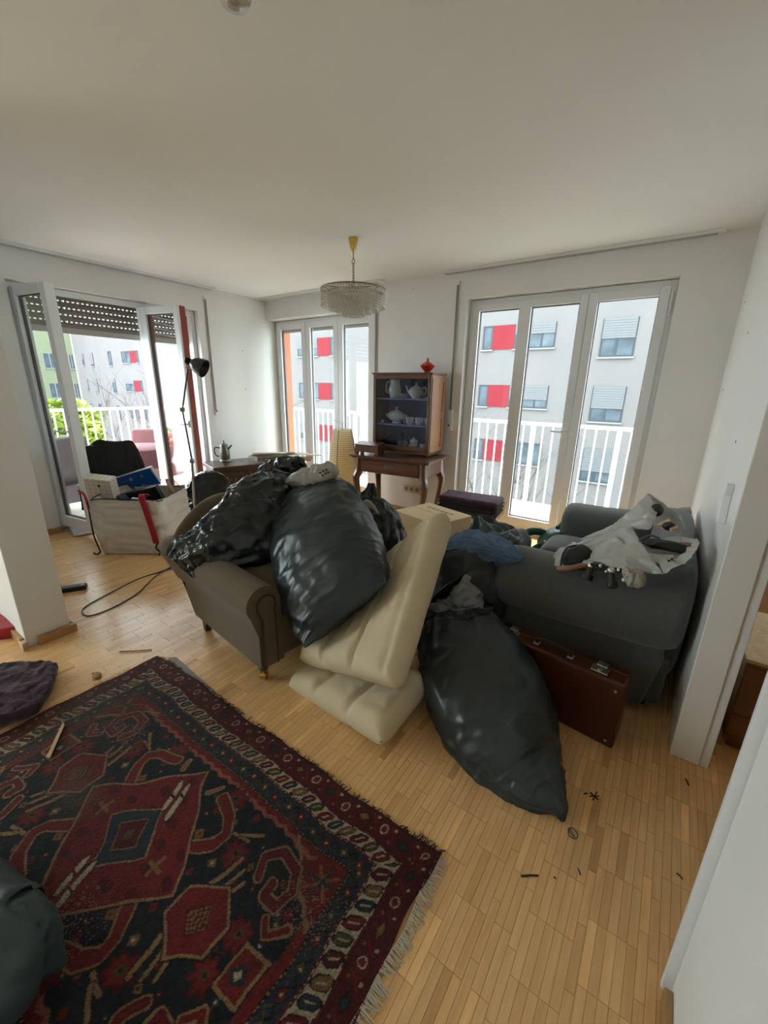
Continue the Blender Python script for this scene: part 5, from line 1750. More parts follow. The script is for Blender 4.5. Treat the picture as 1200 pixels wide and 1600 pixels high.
for x in (-.195, .195):
    lt = MB().lohi((x - .032, -.045, SH - .001), (x + .032, .0, SH + .005)).build('latch', CHROME, st, bevel=.002)
    MB().lohi((x - .02, .0, SH), (x + .02, .03, SH + .009)).build('clasp', CHROME, lt, bevel=.002)
    MB().cyl((x, -.03, SH + .004), (x, -.03, SH + .012), .009, n=12).build('button', CHROME, lt, smooth=True)
for x in (-SWd + .03, SWd - .03):
    for z in (.03, SH - .04):
        MB().ball((x, -SD, z), .006, 8, 6).build('rivet', CHROME, st)

# ---- cardboard box behind the futon
CARD = M('cardboard', (0.50, 0.37, 0.22), 0.85, var=0.05, vs=4)
bo = thing('cardboard_box', 'pale brown cardboard box on the floor behind the futon', 'box', (-1.47, 2.86, 0), -.28)
MB().lohi((-.26, -.21, 0), (.22, .19, .445)).build('carton', CARD, bo, bevel=.003)
for s_ in (-1, 1):
    MB().lohi((-.26, -.007 if s_ > 0 else -.21, .445), (.22, .19 if s_ > 0 else -.013, .449)).build('flap', CARD, bo)
GINK = M('green_print', (0.16, 0.20, 0.11), 0.8, var=0.1)
gi = MB()
for k in range(6):
    gi.lohi((-.17 + k * .05, .07, .4495), (-.135 + k * .05, .10, .4505))
    gi.lohi((-.2615, -.12 + k * .04, .22 + .0), (-.2595, -.095 + k * .04, .27))
gi.build('print', GINK, bo)
ar = MB()
for x in (.10, .14):
    ar.lohi((x, -.2115, .30), (x + .006, -.2095, .40))
    ar.lohi((x - .006, -.2115, .385), (x + .012, -.2095, .392))
ar.build('print', PRINT, bo)

# ---- folded rug on a small stool by the window
FR1 = M('dark_folded_rug', (0.020, 0.014, 0.018), 0.95, var=0.3, vs=20, bump=0.3, bs=80)
FR2 = M('plum_rug_top', (0.085, 0.038, 0.055), 0.95, var=0.4, vs=18, bump=0.3, bs=80, col2=(0.03, 0.014, 0.02))
sto = thing('stool', 'small dark wooden stool under the folded rug by the window', 'stool', (-1.52, 3.70, 0), .12)
MB().lohi((-.26, -.15, .235), (.26, .15, .26)).build('seat', DARKW, sto, bevel=.005)
for sx in (-.23, .23):
    for sy in (-.12, .12):
        MB().cyl((sx, sy, 0), (sx * .96, sy * .96, .235), .014, .018, 10).build('leg', MAHOL, sto, smooth=True)
fg = thing('folded_rug', 'folded dark plum rug with tassels lying on a stool by the window', 'rug', (-1.52, 3.70, .262), .12)
for k in range(4):
    slab('fold', [[(-.29, -.17 + k * .006, .02 + k * .038), (.0, -.18 + k * .006, .02 + k * .038), (.30, -.17, .02 + k * .038)], [(-.30, .15, .02 + k * .038), (0, .15, .022 + k * .038), (.30, .15, .02 + k * .038)]], .042, FR2 if k == 3 else FR1, fg, 26, 16, wr=.003, seed=k)
tf = MB()
for i in range(46):
    x = -.28 + i * .0126
    tf.tube([(x, -.175, .04), (x + rs.uniform(-.004, .004), -.19, .015), (x + rs.uniform(-.006, .006), -.192, -.02)], .0028, 4)
for i in range(24):
    y = -.16 + i * .0128
    tf.tube([(.295, y, .03 + (i % 3) * .04), (.315, y + rs.uniform(-.006, .006), .0 + (i % 3) * .04)], .0028, 4)
tf.build('tassels', M('dark_tassel', (0.10, 0.07, 0.06), 0.95, var=0.4, vs=60), fg)['kind'] = 'stuff'

# ---- green vacuum cleaner beyond the sofa arm
GRN = M('bottle_green_plastic', (0.006, 0.060, 0.042), 0.3, var=0.1, spec=0.6)
vc = thing('vacuum_cleaner', 'bottle-green vacuum cleaner with hose on the floor behind the sofa arm', 'vacuum cleaner', (0, 0, 0))
sack('body', [((-0.635, 3.000, 0.276), (0, 0, 1), .03, .05), ((-0.613, 3.020, 0.311), (0, 0, 1), .08, .09), ((-0.568, 3.050, 0.363), (0, 0, 1), .09, .10), ((-0.514, 3.100, 0.411), (0, 0, 1), .06, .08), ((-0.493, 3.120, 0.425), (0, 0, 1), .03, .04)], GRN, vc, 40, 36, exp=3, folds=(0, 0), crumple=0, base_fold=0, lump=.003)
MB().tube(smooth_curve([(-0.802, 3.050, 0.356), (-0.740, 3.050, 0.401), (-0.665, 3.050, 0.407), (-0.587, 3.050, 0.374), (-0.532, 3.020, 0.346)], 24), .030, 12).build('handle_tube', GRN, vc, smooth=True)
MB().tube(smooth_curve([(-0.644, 2.950, 0.341), (-0.690, 2.920, 0.299), (-0.704, 2.920, 0.255), (-0.664, 2.920, 0.234), (-0.601, 2.920, 0.241)], 24), .024, 12).build('hose', GRN, vc, smooth=True)
MB().cyl((-0.629, 2.940, 0.277), (-0.604, 2.940, 0.223), .05, .055, 20).build('collar', M('cream_collar', (0.6, 0.57, 0.5), 0.4, var=0.03), vc, smooth=True)
MB().box((-0.527, 3.100, 0.507), (.05, .06, .12), Matrix.Rotation(.5, 3, 'Y')).box((-0.560, 3.080, 0.451), (.05, .05, .05)).build('grip', GRN, vc, bevel=.01)
MB().box((-.82, 3.10, .10), (.28, .26, .20)).build('motor_housing', GRN, vc, bevel=.04, seg=4)

# ---- white carrier bag and odds and ends on the sofa arm
wc = thing('carrier_bag', 'crumpled milky white plastic carrier bag lying open on the sofa arm', 'carrier bag', (0, 0, 0))


def sheet(name, rows, mat, parent, nu=60, nv=40, wr=.010, ws=9, seed=0):
    return slab(name, rows, .004, mat, parent, nu, nv, wr=0, rnd=2) if wr == 0 else _sheet(name, rows, mat, parent, nu, nv, wr, ws, seed)


def _sheet(name, rows, mat, parent, nu, nv, wr, ws, seed):
    G = patch(rows, nu, nv)
    vs = []
    for j in range(nv):
        for i in range(nu):
            p = G[j][i]
            du = G[j][min(i + 1, nu - 1)] - G[j][max(i - 1, 0)]
            dv = G[min(j + 1, nv - 1)][i] - G[max(j - 1, 0)][i]
            n = du.cross(dv).normalized()
            q = p * ws + Vector((seed, seed, 0))
            q = q + noise.noise_vector(q * .6)
            vs.append(p + n * wr * (ridge(q) - .8 * ridge(q * 1.4 + Vector((4, 2, 8))) + .4 * ridge(q * 2.6)))
    fs = [(j * nu + i, j * nu + i + 1, (j + 1) * nu + i + 1, (j + 1) * nu + i) for j in range(nv - 1) for i in range(nu - 1)]
    o = MB().add(vs, fs).build(name, mat, parent, smooth=True, angle=70)
    sd_ = o.modifiers.new('thick', 'SOLIDIFY')
    sd_.thickness = .0015
    return o


_sheet('front_side', [[(-0.408, 2.000, 0.587), (-0.338, 2.080, 0.691), (-0.203, 2.080, 0.772), (-0.082, 2.080, 0.849)],
                      [(-0.364, 1.950, 0.617), (-0.270, 1.930, 0.708), (-0.140, 1.900, 0.774), (-0.021, 1.920, 0.820)],
                      [(-0.326, 1.900, 0.642), (-0.171, 1.840, 0.710), (-0.043, 1.815, 0.740), (0.068, 1.800, 0.755)]], WHITEF, wc, 70, 44, .013, 9, 1)
_sheet('rim_side', [[(0.068, 1.800, 0.755), (0.112, 1.830, 0.788), (0.152, 1.900, 0.836), (0.165, 2.000, 0.840)],
                    [(0.047, 1.850, 0.777), (0.098, 1.900, 0.795), (0.137, 1.960, 0.832), (0.157, 2.050, 0.845)]], WHITEF, wc, 40, 14, .008, 12, 3)
_sheet('floor_side', [[(-0.032, 1.950, 0.814), (0.033, 2.050, 0.816), (0.100, 2.120, 0.823), (0.159, 2.080, 0.837)],
                      [(-0.001, 1.920, 0.780), (0.052, 1.970, 0.788), (0.109, 2.030, 0.800), (0.156, 2.030, 0.828)],
                      [(0.065, 1.820, 0.752), (0.105, 1.870, 0.780), (0.141, 1.930, 0.807), (0.159, 1.980, 0.828)]], WHITEF, wc, 40, 30, .006, 12, 5)
_sheet('back_side', [[(-0.292, 2.160, 0.705), (-0.181, 2.200, 0.789), (-0.092, 2.220, 0.899), (-0.048, 2.250, 0.966)],
                     [(-0.191, 2.120, 0.744), (-0.109, 2.140, 0.808), (-0.047, 2.160, 0.878), (-0.022, 2.220, 0.943)],
                     [(-0.080, 2.080, 0.837), (-0.045, 2.080, 0.838), (-0.008, 2.100, 0.847), (0.007, 2.180, 0.902)]], WHITEF, wc, 50, 40, .012, 9, 7)
_sheet('peak_side', [[(-0.048, 2.250, 0.966), (0.017, 2.270, 0.929), (0.094, 2.250, 0.877), (0.130, 2.200, 0.837)],
                     [(-0.023, 2.280, 0.905), (0.029, 2.300, 0.871), (0.084, 2.280, 0.836), (0.116, 2.220, 0.810)],
                     [(-0.000, 2.220, 0.822), (0.036, 2.220, 0.817), (0.078, 2.200, 0.807), (0.109, 2.180, 0.795)]], WHITEF, wc, 50, 34, .008, 9, 9)
_sheet('left_hem', [[(-0.495, 2.200, 0.537), (-0.393, 2.160, 0.606), (-0.327, 2.120, 0.685)], [(-0.454, 2.100, 0.534), (-0.374, 2.060, 0.588), (-0.325, 2.050, 0.646)]], WHITEF, wc, 24, 16, .008, 12, 2)
t = MB().tube(smooth_curve([(-0.033, 1.980, 0.810), (0.035, 1.970, 0.818), (0.101, 1.960, 0.820), (0.141, 1.970, 0.810)], 20), [.016] * 4 + [.022] * 12 + [.02] * 4, 10).build('folding_umbrella', BLACKP, None, smooth=True)
tag(t, 'black folded umbrella sticking out of the white carrier bag', 'umbrella')
t = MB().tube(smooth_curve([(-0.037, 1.940, 0.825), (-0.004, 1.950, 0.852), (0.031, 1.950, 0.846), (0.009, 1.930, 0.824), (-0.032, 1.930, 0.823), (0.020, 1.920, 0.841), (0.063, 1.930, 0.843)], 40), .0042, 6).build('cable', M('grey_black_cable', (0.06, 0.06, 0.06), 0.4, var=0.3, vs=20), None, smooth=True)
tag(t, 'coiled dark cable on the umbrella in the white carrier bag', 'cable')
t = slab('leather_case', [[(0.104, 2.020, 0.825), (0.129, 2.000, 0.834), (0.158, 2.000, 0.835)], [(0.110, 1.990, 0.819), (0.134, 1.970, 0.825), (0.159, 1.980, 0.826)]], .02, M('tan_leather', (0.25, 0.09, 0.045), 0.5, var=0.1), None, 14, 8)
tag(t, 'reddish tan leather piece behind the umbrella tip in the carrier bag', 'case')
t = slab('newspaper', [[(-0.018, 1.900, 0.793), (0.042, 1.910, 0.794), (0.096, 1.930, 0.801)], [(0.027, 1.850, 0.772), (0.061, 1.860, 0.772), (0.091, 1.880, 0.789)]], .008, M('newsprint', (0.5, 0.49, 0.46), 0.8, var=0.0, vs=60, col2=(0.32, 0.31, 0.30)), None, 16, 10)
tag(t, 'folded newspaper with dark headline inside the white carrier bag', 'newspaper')
pn_ = MB()
for a, b in ((1046, 876), (1050, 874), (1053, 877)):
    q = Vector((0.086, 1.868, 0.792)) + RIGHT * ((a - 1050) * .003) - UPV * ((b - 876) * .003)
    pn_.box(q, (.008, .003, .008))
pn_.build('headline', PRINT, t)
t = MB().ball((0, 0, 0), .028, 14, 10, (1, .7, 1.1)).build('black_ball', BLACKP, None, smooth=True)
t.location = (0.001, 2.200, 0.905)
tag(t, 'black round knob showing in the peak of the white carrier bag', 'knob')
t = MB().tube([(0.019, 2.120, 0.853), (0.056, 2.140, 0.882)], .012, 8, sq=.6).build('wooden_handle', PINE, None, smooth=True)
tag(t, 'pale wooden tool handle poking out of the white carrier bag', 'handle')
t = MB().ball((0, 0, 0), .022, 12, 8, (1.2, .8, .9)).build('rubber_stopper', BLACKP, None, smooth=True)
t.location = (0.058, 2.120, 0.861)
tag(t, 'small black stopper beside the pale wooden handle in the carrier bag', 'stopper')
t = MB().tube([(0.067, 2.100, 0.851), (0.087, 2.120, 0.865)], .008, 8).build('cork', PINE, None, smooth=True)
tag(t, 'short brown peg beside the black knob in the carrier bag', 'peg')
# pouch with wire frame
t = thing('pouch', 'black mesh pouch with wire frame at the left end of the sofa arm', 'pouch', (0, 0, 0))
sack('body', [((-0.307, 1.930, 0.659), (0, 0, 1), .02, .03), ((-0.280, 1.930, 0.686), (0, 0, 1), .042, .05), ((-0.231, 1.930, 0.705), (0, 0, 1), .045, .05), ((-0.185, 1.920, 0.689), (0, 0, 1), .012, .03)], M('black_mesh', (0.02, 0.02, 0.022), 0.7, var=0.2, vs=30, bump=.3, bs=120), t, 36, 30, crumple=.006, cs=16)
MB().tube(smooth_curve([(-0.308, 1.860, 0.658), (-0.311, 1.870, 0.704), (-0.298, 1.880, 0.748), (-0.265, 1.890, 0.765)], 20), .004, 6).build('wire_frame', BLACKP, t, smooth=True)
MB().tube([(-0.308, 1.860, 0.658), (-0.192, 1.840, 0.686)], .004, 6).build('wire_frame', BLACKP, t)
t = MB().tube(smooth_curve([(-0.313, 1.830, 0.659), (-0.265, 1.820, 0.679), (-0.222, 1.820, 0.703), (-0.189, 1.830, 0.708)], 16), [.014] * 6 + [.012] * 6 + [.009] * 4, 10).build('wooden_handle', wood('reddish_handle', (0.16, 0.06, 0.03), (0.26, 0.11, 0.06), (1, 9, 9)), None, smooth=True)
tag(t, 'reddish wooden handle lying on the front edge of the sofa arm', 'handle')


def knob_tool(label, a, b, y):
    t = thing('binocular_barrel', label, 'tool', (0, 0, 0), 0, 'black round-ended tools on the sofa arm')
    p0, p1 = Vector(a), Vector(b)
    d = (p1 - p0).normalized()
    MB().cyl(p0, p1, .013, .015, 14).build('barrel', LB, t, smooth=True)
    e_ = MB().cyl(p1 - d * .012, p1 + d * .012, .021, .021, 18).build('end_cap', LB, t, smooth=True, bevel=.002)
    MB().cyl(p1 + d * .012, p1 + d * .013, .013, .013, 16).build('lens', M('lens_grey', (0.12, 0.12, 0.13), 0.15, var=0.1), e_)
    MB().ball(p0, .018, 12, 8).build('hinge', CHROME, t, smooth=True)
    return t


knob_tool('black barrel with round end hanging over the sofa arm beside the wooden handle', (-0.184, 1.830, 0.710), (-0.187, 1.795, 0.666), 0)
knob_tool('black barrel with round end hanging over the sofa arm beside the rolled cloth', (-0.108, 1.820, 0.711), (-0.092, 1.785, 0.666), 0)
t = sack('rolled_cloth', [((-0.056, 1.800, 0.705), (0, 0, 1), .028, .02), ((-0.043, 1.800, 0.712), (0, 0, 1), .036, .03), ((-0.019, 1.800, 0.713), (0, 0, 1), .038, .032), ((0.004, 1.810, 0.716), (0, 0, 1), .03, .025), ((0.014, 1.810, 0.719), (0, 0, 1), .012, .012)], M('grey_beige_cloth', (0.36, 0.34, 0.29), 0.9, var=0.1, vs=12, bump=.3, bs=20), None, 50, 40, folds=(.012, .012), base_fold=.008, crumple=.014, cs=24, kf=4)
tag(t, 'small rolled grey-beige cloth on the front of the sofa arm', 'cloth')
for i, (a, y_, lb, m_) in enumerate((((-0.150, 1.815, 0.725), 0, 'white bead nearest the wooden handle on the sofa arm', PVC), ((-0.124, 1.800, 0.711), 0, 'silver bead hanging between the black barrels on the sofa arm', CHROME), ((-0.083, 1.805, 0.729), 0, 'white bead between the barrel and the rolled cloth', PVC), ((-0.058, 1.790, 0.697), 0, 'pale bead at the left end of the rolled cloth', PVC))):
    o = MB().ball((0, 0, 0), .006, 10, 8, (1, 1, 1.3)).build('bead', m_, None, smooth=True)
    o.location = a
    tag(o, lb, 'bead', 'small beads on the sofa arm')
t = MB().box((0, 0, 0), (.14, .04, .03), Matrix.Rotation(.3, 3, 'Z')).build('black_strap', BLACKP, None, bevel=.01)
t.location = (-0.128, 1.850, 0.712)
tag(t, 'black strap bundle lying between the barrels on the sofa arm', 'strap')

# ---- cabinet in the room beyond the doorway
oc_ = thing('low_cabinet', 'low red-brown wooden cabinet with pale top in the next room', 'cabinet', (.40, 1.95, 0))
RBW = wood('red_brown_veneer', (0.15, 0.060, 0.024), (0.24, 0.105, 0.045), (1, 1, 8), 2.5, 0.4)
MB().lohi((0, 0, .05), (.75, .5, .415)).build('body', RBW, oc_, bevel=.003)
MB().lohi((-.005, -.006, .415), (.755, .505, .43)).build('top', PINE, oc_, bevel=.002)
MB().lohi((.02, .02, 0), (.73, .48, .05)).build('plinth', RBW, oc_)
MB().lohi((.004, -.006, .18), (.746, .0, .40)).build('door', RBW, oc_, bevel=.002)
MB().lohi((.004, -.006, .06), (.746, .0, .172)).build('drawer', RBW, oc_, bevel=.002)

# ---- crumbs and splinters on the parquet
SPL = M('dark_splinter', (0.045, 0.018, 0.012), 0.7, var=0.2)
for i, (a, b, r_, lb) in enumerate((((-0.136, 0.969, 0.002), (-0.094, 1.001, 0.002), .003, 'straight dark splinter on the parquet below the rubbish bag corner'), ((0.002, 1.093, 0.002), (0.012, 1.079, 0.002), .0022, 'tiny dark splinter on the parquet right of the straight one'),
                                    ((0.254, 1.259, 0.002), (0.270, 1.249, 0.002), .0022, 'small bent dark splinter near the right-hand doorway wall'), ((0.279, 1.669, 0.002), (0.289, 1.644, 0.002), .003, 'dark crumb on the floor in front of the doorway post'),
                                    ((-0.030, 1.370, 0.002), (-0.019, 1.381, 0.002), .0022, 'tiny dark crumb left of the star-shaped splinter'), ((-0.054, 1.025, 0.002), (-0.048, 1.023, 0.002), .0022, 'dark speck on the parquet between two splinters'))):
    o = MB().tube([a, ((a[0] + b[0]) / 2, (a[1] + b[1]) / 2, .004), b], r_, 5).build('splinter', SPL, None)
    tag(o, lb, 'splinter', 'splinters on the parquet')
o = MB().tube([(-0.012, 1.391, 0.003), (0.016, 1.378, 0.003)], .0025, 5).tube([(0.009, 1.408, 0.004), (0.001, 1.364, 0.003)], .002, 5).tube([(-0.011, 1.373, 0.003), (0.018, 1.394, 0.003)], .002, 5).build('splinter', SPL, None)
tag(o, 'star-shaped crossed dark splinters on the parquet near the suitcase', 'splinter', 'splinters on the parquet')
o = MB().tube(smooth_curve([(-0.050, 1.200, 0.003), (-0.041, 1.214, 0.003), (-0.021, 1.205, 0.003), (-0.020, 1.186, 0.003), (-0.034, 1.179, 0.003), (-0.046, 1.188, 0.003), (-0.043, 1.204, 0.004), (-0.026, 1.186, 0.004), (-0.046, 1.198, 0.003)], 40), .0016, 6).build('rubber_band', M('grey_green_rubber', (0.06, 0.065, 0.04), 0.6, var=0.1), None, smooth=True)
tag(o, 'grey-green rubber band on the parquet below the rubbish bag', 'rubber band')
o = MB().tube([(-2.282, 0.764, 0.004), (-2.215, 0.817, 0.006), (-2.160, 0.875, 0.004)], .0035, 6).build('pencil', M('pale_brown_stick', (0.25, 0.15, 0.09), 0.5, var=0.3, vs=40), None, smooth=True)
tag(o, 'thin brown pencil on the parquet above the rug corner', 'pencil')
o = MB().add([(-1.773, 0.281, 0.022), (-1.757, 0.289, 0.022), (-1.904, 0.385, 0.022), (-1.926, 0.386, 0.022), (-1.783, 0.283, 0.014), (-1.768, 0.290, 0.014), (-1.914, 0.388, 0.014), (-1.937, 0.388, 0.014)], [(0, 1, 2, 3), (7, 6, 5, 4), (0, 4, 5, 1), (1, 5, 6, 2), (2, 6, 7, 3), (3, 7, 4, 0)]).build('wood_strip', PINE, None)
tag(o, 'pale wooden strip lying across the left border of the rug', 'wood strip')
o = sack('paper_scrap', [((-2.162, 0.590, 0.006), (1, 0, 0), .01, .006), ((-2.159, 0.601, 0.012), (1, 0, 0), .028, .012), ((-2.168, 0.619, 0.008), (1, 0, 0), .01, .006)], M('tan_scrap', (0.38, 0.26, 0.13), 0.8, var=0.2, vs=30), None, 20, 14, crumple=.006, cs=40)
tag(o, 'crumpled tan paper scrap beside the upper left edge of the rug', 'paper')
o = MB().add([(-2.018, 0.889, 0.004), (-1.993, 0.921, 0.004), (-1.576, 0.888, 0.004), (-1.582, 0.852, 0.004), (-2.024, 0.892, 0.000), (-1.998, 0.924, 0.000), (-1.580, 0.891, 0.000), (-1.587, 0.854, 0.000)], [(0, 1, 2, 3), (7, 6, 5, 4), (0, 4, 5, 1), (1, 5, 6, 2), (2, 6, 7, 3), (3, 7, 4, 0)]).build('rug_pad', M('grey_pad', (0.27, 0.25, 0.22), 0.9, var=0.05), None)
tag(o, 'grey anti-slip strip peeping out along the upper edge of the rug', 'rug pad')


# ------------------------------------------------------------------ hand-knotted rug
def rug():
    X0, X1, Y0, Y1 = -2.075, -0.362, -0.205, 0.872
    cx, cy = (X0 + X1) / 2, (Y0 + Y1) / 2
    HL, HW = (X1 - X0) / 2, (Y1 - Y0) / 2
    st = 0.0032
    nx, ny = int((X1 - X0) / st), int((Y1 - Y0) / st)
    gx, gy = np.meshgrid(np.linspace(-HL, HL, nx), np.linspace(-HW, HW, ny))
    # hand-woven unevenness: pattern coordinates wander a little
    U = gx + .004 * np.sin(gy * 31 + 1) + .003 * np.sin(gx * 47)
    V = gy + .004 * np.sin(gx * 27) + .003 * np.sin(gy * 53 + 2)
    a, b = np.abs(U), np.abs(V)
    RED, DRED, WINE = (.115, .0105, .0105), (.062, .0075, .0085), (.075, .009, .016)
    NAVY_, BLUE, TEAL_ = (.0095, .0125, .0165), (.018, .026, .034), (.020, .032, .034)
    IVO, OCH, GOLD, BLACK, OLI, PINK = (.33, .275, .19), (.15, .08, .028), (.20, .125, .058), (.010, .008, .008), (.058, .050, .018), (.20, .07, .045)
    C = np.zeros(gx.shape + (3,))
    C[:] = NAVY_

    def put(mask, col):
        C[mask] = col

    def seg(pts, A=a, B=b):
        d = np.full(A.shape, 9.0)
        for (x0, y0), (x1, y1) in zip(pts[:-1], pts[1:]):
            dx, dy = x1 - x0, y1 - y0
            t = np.clip(((A - x0) * dx + (B - y0) * dy) / (dx * dx + dy * dy), 0, 1)
            d = np.minimum(d, np.hypot(A - x0 - t * dx, B - y0 - t * dy))
        return d
    # --- field: mottled navy with small motifs
    rg = np.random.RandomState(4)
    # red corner pieces, zigzag edge
    zig = .012 * np.abs(((U / .026) % 2) - 1)
    inner = (b < .302 - zig) & (a < .62) & ((a - .44) * .9 + (b - .10) < .235 - zig)
    put(~inner, RED)
    band = (np.abs(b - (.302 - zig) - .008) < .008) & (a < .55)
    put(band, PINK)
    band = (np.abs((a - .44) * .9 + (b - .10) - (.235 - zig) - .008) < .009) & (b > .05)
    put(band, GOLD)
    # small scattered motifs in the field
    for _ in range(70):
        px, py = rg.uniform(0, .60), rg.uniform(0, .28)
        r_ = rg.uniform(.008, .017)
        m_ = (np.abs(a - px) + np.abs(b - py) < r_) & inner
        put(m_, (RED, OCH, TEAL_, WINE, OLI)[rg.randint(5)])
        put((np.abs(a - px) + np.abs(b - py) < r_ * .35) & inner, (IVO, BLACK, RED)[rg.randint(3)])
    # rosettes
    for px, py in ((.33, .165), (.50, .05), (.18, .27)):
        d = np.hypot(a - px, b - py)
        an = np.arctan2(b - py, a - px)
        put(d < .040 + .007 * np.cos(an * 8), DRED)
        put(d < .030 + .006 * np.cos(an * 8), RED)
        put(d < .012, OLI)
        put(d < .006, BLACK)
    # hooked arms: gold outline, red body, gold core

    def hook(pts, w=.019, body=RED, core=None):
        d = seg(pts)
        put(d < w, BLACK)
        put(d < w - .0025, GOLD)
        put(d < w - .0085, body)
        if core is not None:
            put(d < w * .22, core)
    hook([(.19, .09), (.245, .145), (.255, .185), (.215, .225), (.14, .248)], .024)
    hook([(.44, .165), (.415, .215), (.455, .262), (.52, .255), (.555, .205), (.535, .150), (.485, .150), (.487, .185)], .020, WINE, RED)
    hook([(.60, .13), (.56, .09), (.53, .12)], .016, RED)
    for k in range(3):
        hook([(.335 + k * .028, .075), (.355 + k * .03, .165 - k * .018)], .0085, OCH)
    for k in range(2):
        hook([(.28 + k * .022, .205 + k * .01), (.335 + k * .02, .215 + k * .035)], .008, PINK)
    # arrow motifs
    hook([(.08, .235), (.10, .27)], .012, PINK)
    # side medallions
    for c0, r0, col in ((.385, .100, RED),):
        h_ = np.maximum(np.abs(a - c0) * .62 + b * .85, np.abs(a - c0))
        put(h_ < r0 * .92, BLACK)
        put(h_ < r0 * .88, GOLD)
        put(h_ < r0 * .80, col)
        put(np.abs(a - c0) + b < .045, DRED)
        put((np.abs(a - c0) + b < .040) & ((np.floor(a / .008) + np.floor(b / .008)) % 2 == 0), OCH)
    # box ends
    bx_ = np.maximum(np.abs(a - .575), b * .75)
    put(bx_ < .043, BLACK)
    put(bx_ < .041, GOLD)
    put(bx_ < .033, RED)
    put(np.abs(a - .575) + b < .026, BLUE)
    put(np.abs(a - .575) + b < .012, IVO)
    # star in the corner piece
    for px, py in ((.605, .265),):
        d1, d2 = np.abs((a - px) + (b - py)), np.abs((a - px) - (b - py))
        rr = np.hypot(a - px, b - py)
        put((rr < .05) & (np.minimum(d1, d2) < .006), OCH)
        put((rr < .05) & (np.minimum(np.abs(a - px), np.abs(b - py)) < .004), TEAL_)
    # --- central diamond
    D_ = a / .275 + b / .275
    put(D_ < 1.05, BLACK)
    put(D_ < 1.035, GOLD)
    put(D_ < .995, RED)
    put((D_ < .97) & (np.sin(U * 60 + V * 35) + np.sin(V * 90 - U * 20) > 1.1), DRED)
    put(np.abs(a) + b < .115, GOLD)
    put(np.abs(a) + b < .108, BLUE)
    put((np.abs(np.abs(a) + b - .085) < .006), TEAL_)
    put(np.abs(a) + b < .062, OCH)
    put(np.abs(a) + b < .056, DRED)
    put(np.abs(a) + b < .020, OLI)
    # ivory brackets above and below the centre
    for sy in (1, -1):
        P, Qv = U, V * sy
        for k, (off, L) in enumerate(((-.018, .06), (.022, .07))):
            sk = P + (Qv - .155) * .45 * sy
            m_ = (np.abs(sk - off) < .0135) & (np.abs(Qv - .155) < L - .6 * np.abs(sk - off) * 3)
            put(m_ & (D_ < .95), BLACK)
            m_ = (np.abs(sk - off) < .0105) & (np.abs(Qv - .155) < L - .006 - .6 * np.abs(sk - off) * 3)
            put(m_ & (D_ < .95), IVO)
            put(m_ & (D_ < .95) & (np.abs(Qv - .15 - k * .02) < .004), BLACK)
    # small gold bars left and right of the centre
    put((np.abs(a - .165) < .030) & (b < .006), OCH)
    put((np.abs(a - .165) < .006) & (b < .030), OCH)
    # --- borders (d = distance from the edge, s = along it)
    dx, dy = HL - np.abs(U), HW - np.abs(V)
    d = np.minimum(dx, dy)
    s = np.where(dx < dy, V, U)
    sgn = np.where(dx < dy, np.sign(U), np.sign(V))
    bo = d < .205
    put(bo, DRED)
    put(d < .082, DRED)

    def cell(per, off=0.0):
        q = (s + off) / per
        return (q - np.floor(q) - .5) * per, np.floor(q)
    # outer red border with small blossoms
    ls_, li = cell(.078)
    for off, col in ((0, IVO), (0, BLUE)):
        pass
    r_ = np.hypot(ls_, d - .042)
    put((d < .078) & (r_ < .020) & (li % 2 == 0), WINE)
    put((d < .078) & (r_ < .015) & (li % 2 == 0), IVO)
    put((d < .078) & (r_ < .011) & (li % 2 == 0), RED)
    put((d < .078) & (np.abs(ls_) * .7 + np.abs(d - .042) < .016) & (li % 2 == 1), BLACK)
    put((d < .078) & (np.abs(ls_) * .7 + np.abs(d - .042) < .012) & (li % 4 == 1), BLUE)
    put((d < .078) & (np.abs(ls_) * .7 + np.abs(d - .042) < .012) & (li % 4 == 3), OCH)
    l2, i2 = cell(.078, .039)
    put((d < .078) & (np.abs(l2 - (d - .042) * .8) < .004) & (np.abs(d - .042) < .022), RED)
    put((d < .078) & (np.hypot(l2, d - .022) < .005), IVO)
    put((d < .078) & (np.hypot(l2, d - .062) < .005), OCH)
    # ivory border with serrated leaves
    put((d > .079) & (d < .088), BLACK)
    put((d > .081) & (d < .086), np.array(RED))
    put((d > .088) & (d < .138), IVO)
    l3, i3 = cell(.046)
    w_ = l3 * .9 + (d - .113) * .55 * sgn
    lf = np.maximum(np.abs(w_) * 1.25, np.abs(d - .113) * .80 + np.abs(w_) * .35)
    cyc = ((i3 % 5) + 5) % 5
    iv = (d > .089) & (d < .137)
    put(iv & (lf < .0205), BLACK)
    for k, col in enumerate((RED, BLUE, OCH, DRED, OLI)):
        put(iv & (lf < .0165) & (cyc == k), col)
    put(iv & (np.abs(w_) < .0022) & (np.abs(d - .113) < .012), IVO)
    put((d > .138) & (d < .147), BLACK)
    put((d > .1395) & (d < .1455), RED)
    put((d > .1415) & (d < .1435) & ((np.floor(s / .008) % 2) == 0), IVO)
    # blue border with lattice and diamonds
    bl_ = (d > .147) & (d < .198)
    put(bl_, BLUE)
    l4, i4 = cell(.064)
    zz_ = .172 + .016 * (1 - 4 * np.abs(l4) / .064)
    put(bl_ & (np.abs(d - zz_) < .0035), BLACK)
    zz_ = .172 - .016 * (1 - 4 * np.abs(l4) / .064)
    put(bl_ & (np.abs(d - zz_) < .0028), OLI)
    dm = np.abs(l4) * .9 + np.abs(d - .172)
    put(bl_ & (dm < .018), BLACK)
    put(bl_ & (dm < .015) & (i4 % 2 == 0), RED)
    put(bl_ & (dm < .015) & (i4 % 2 == 1), OLI)
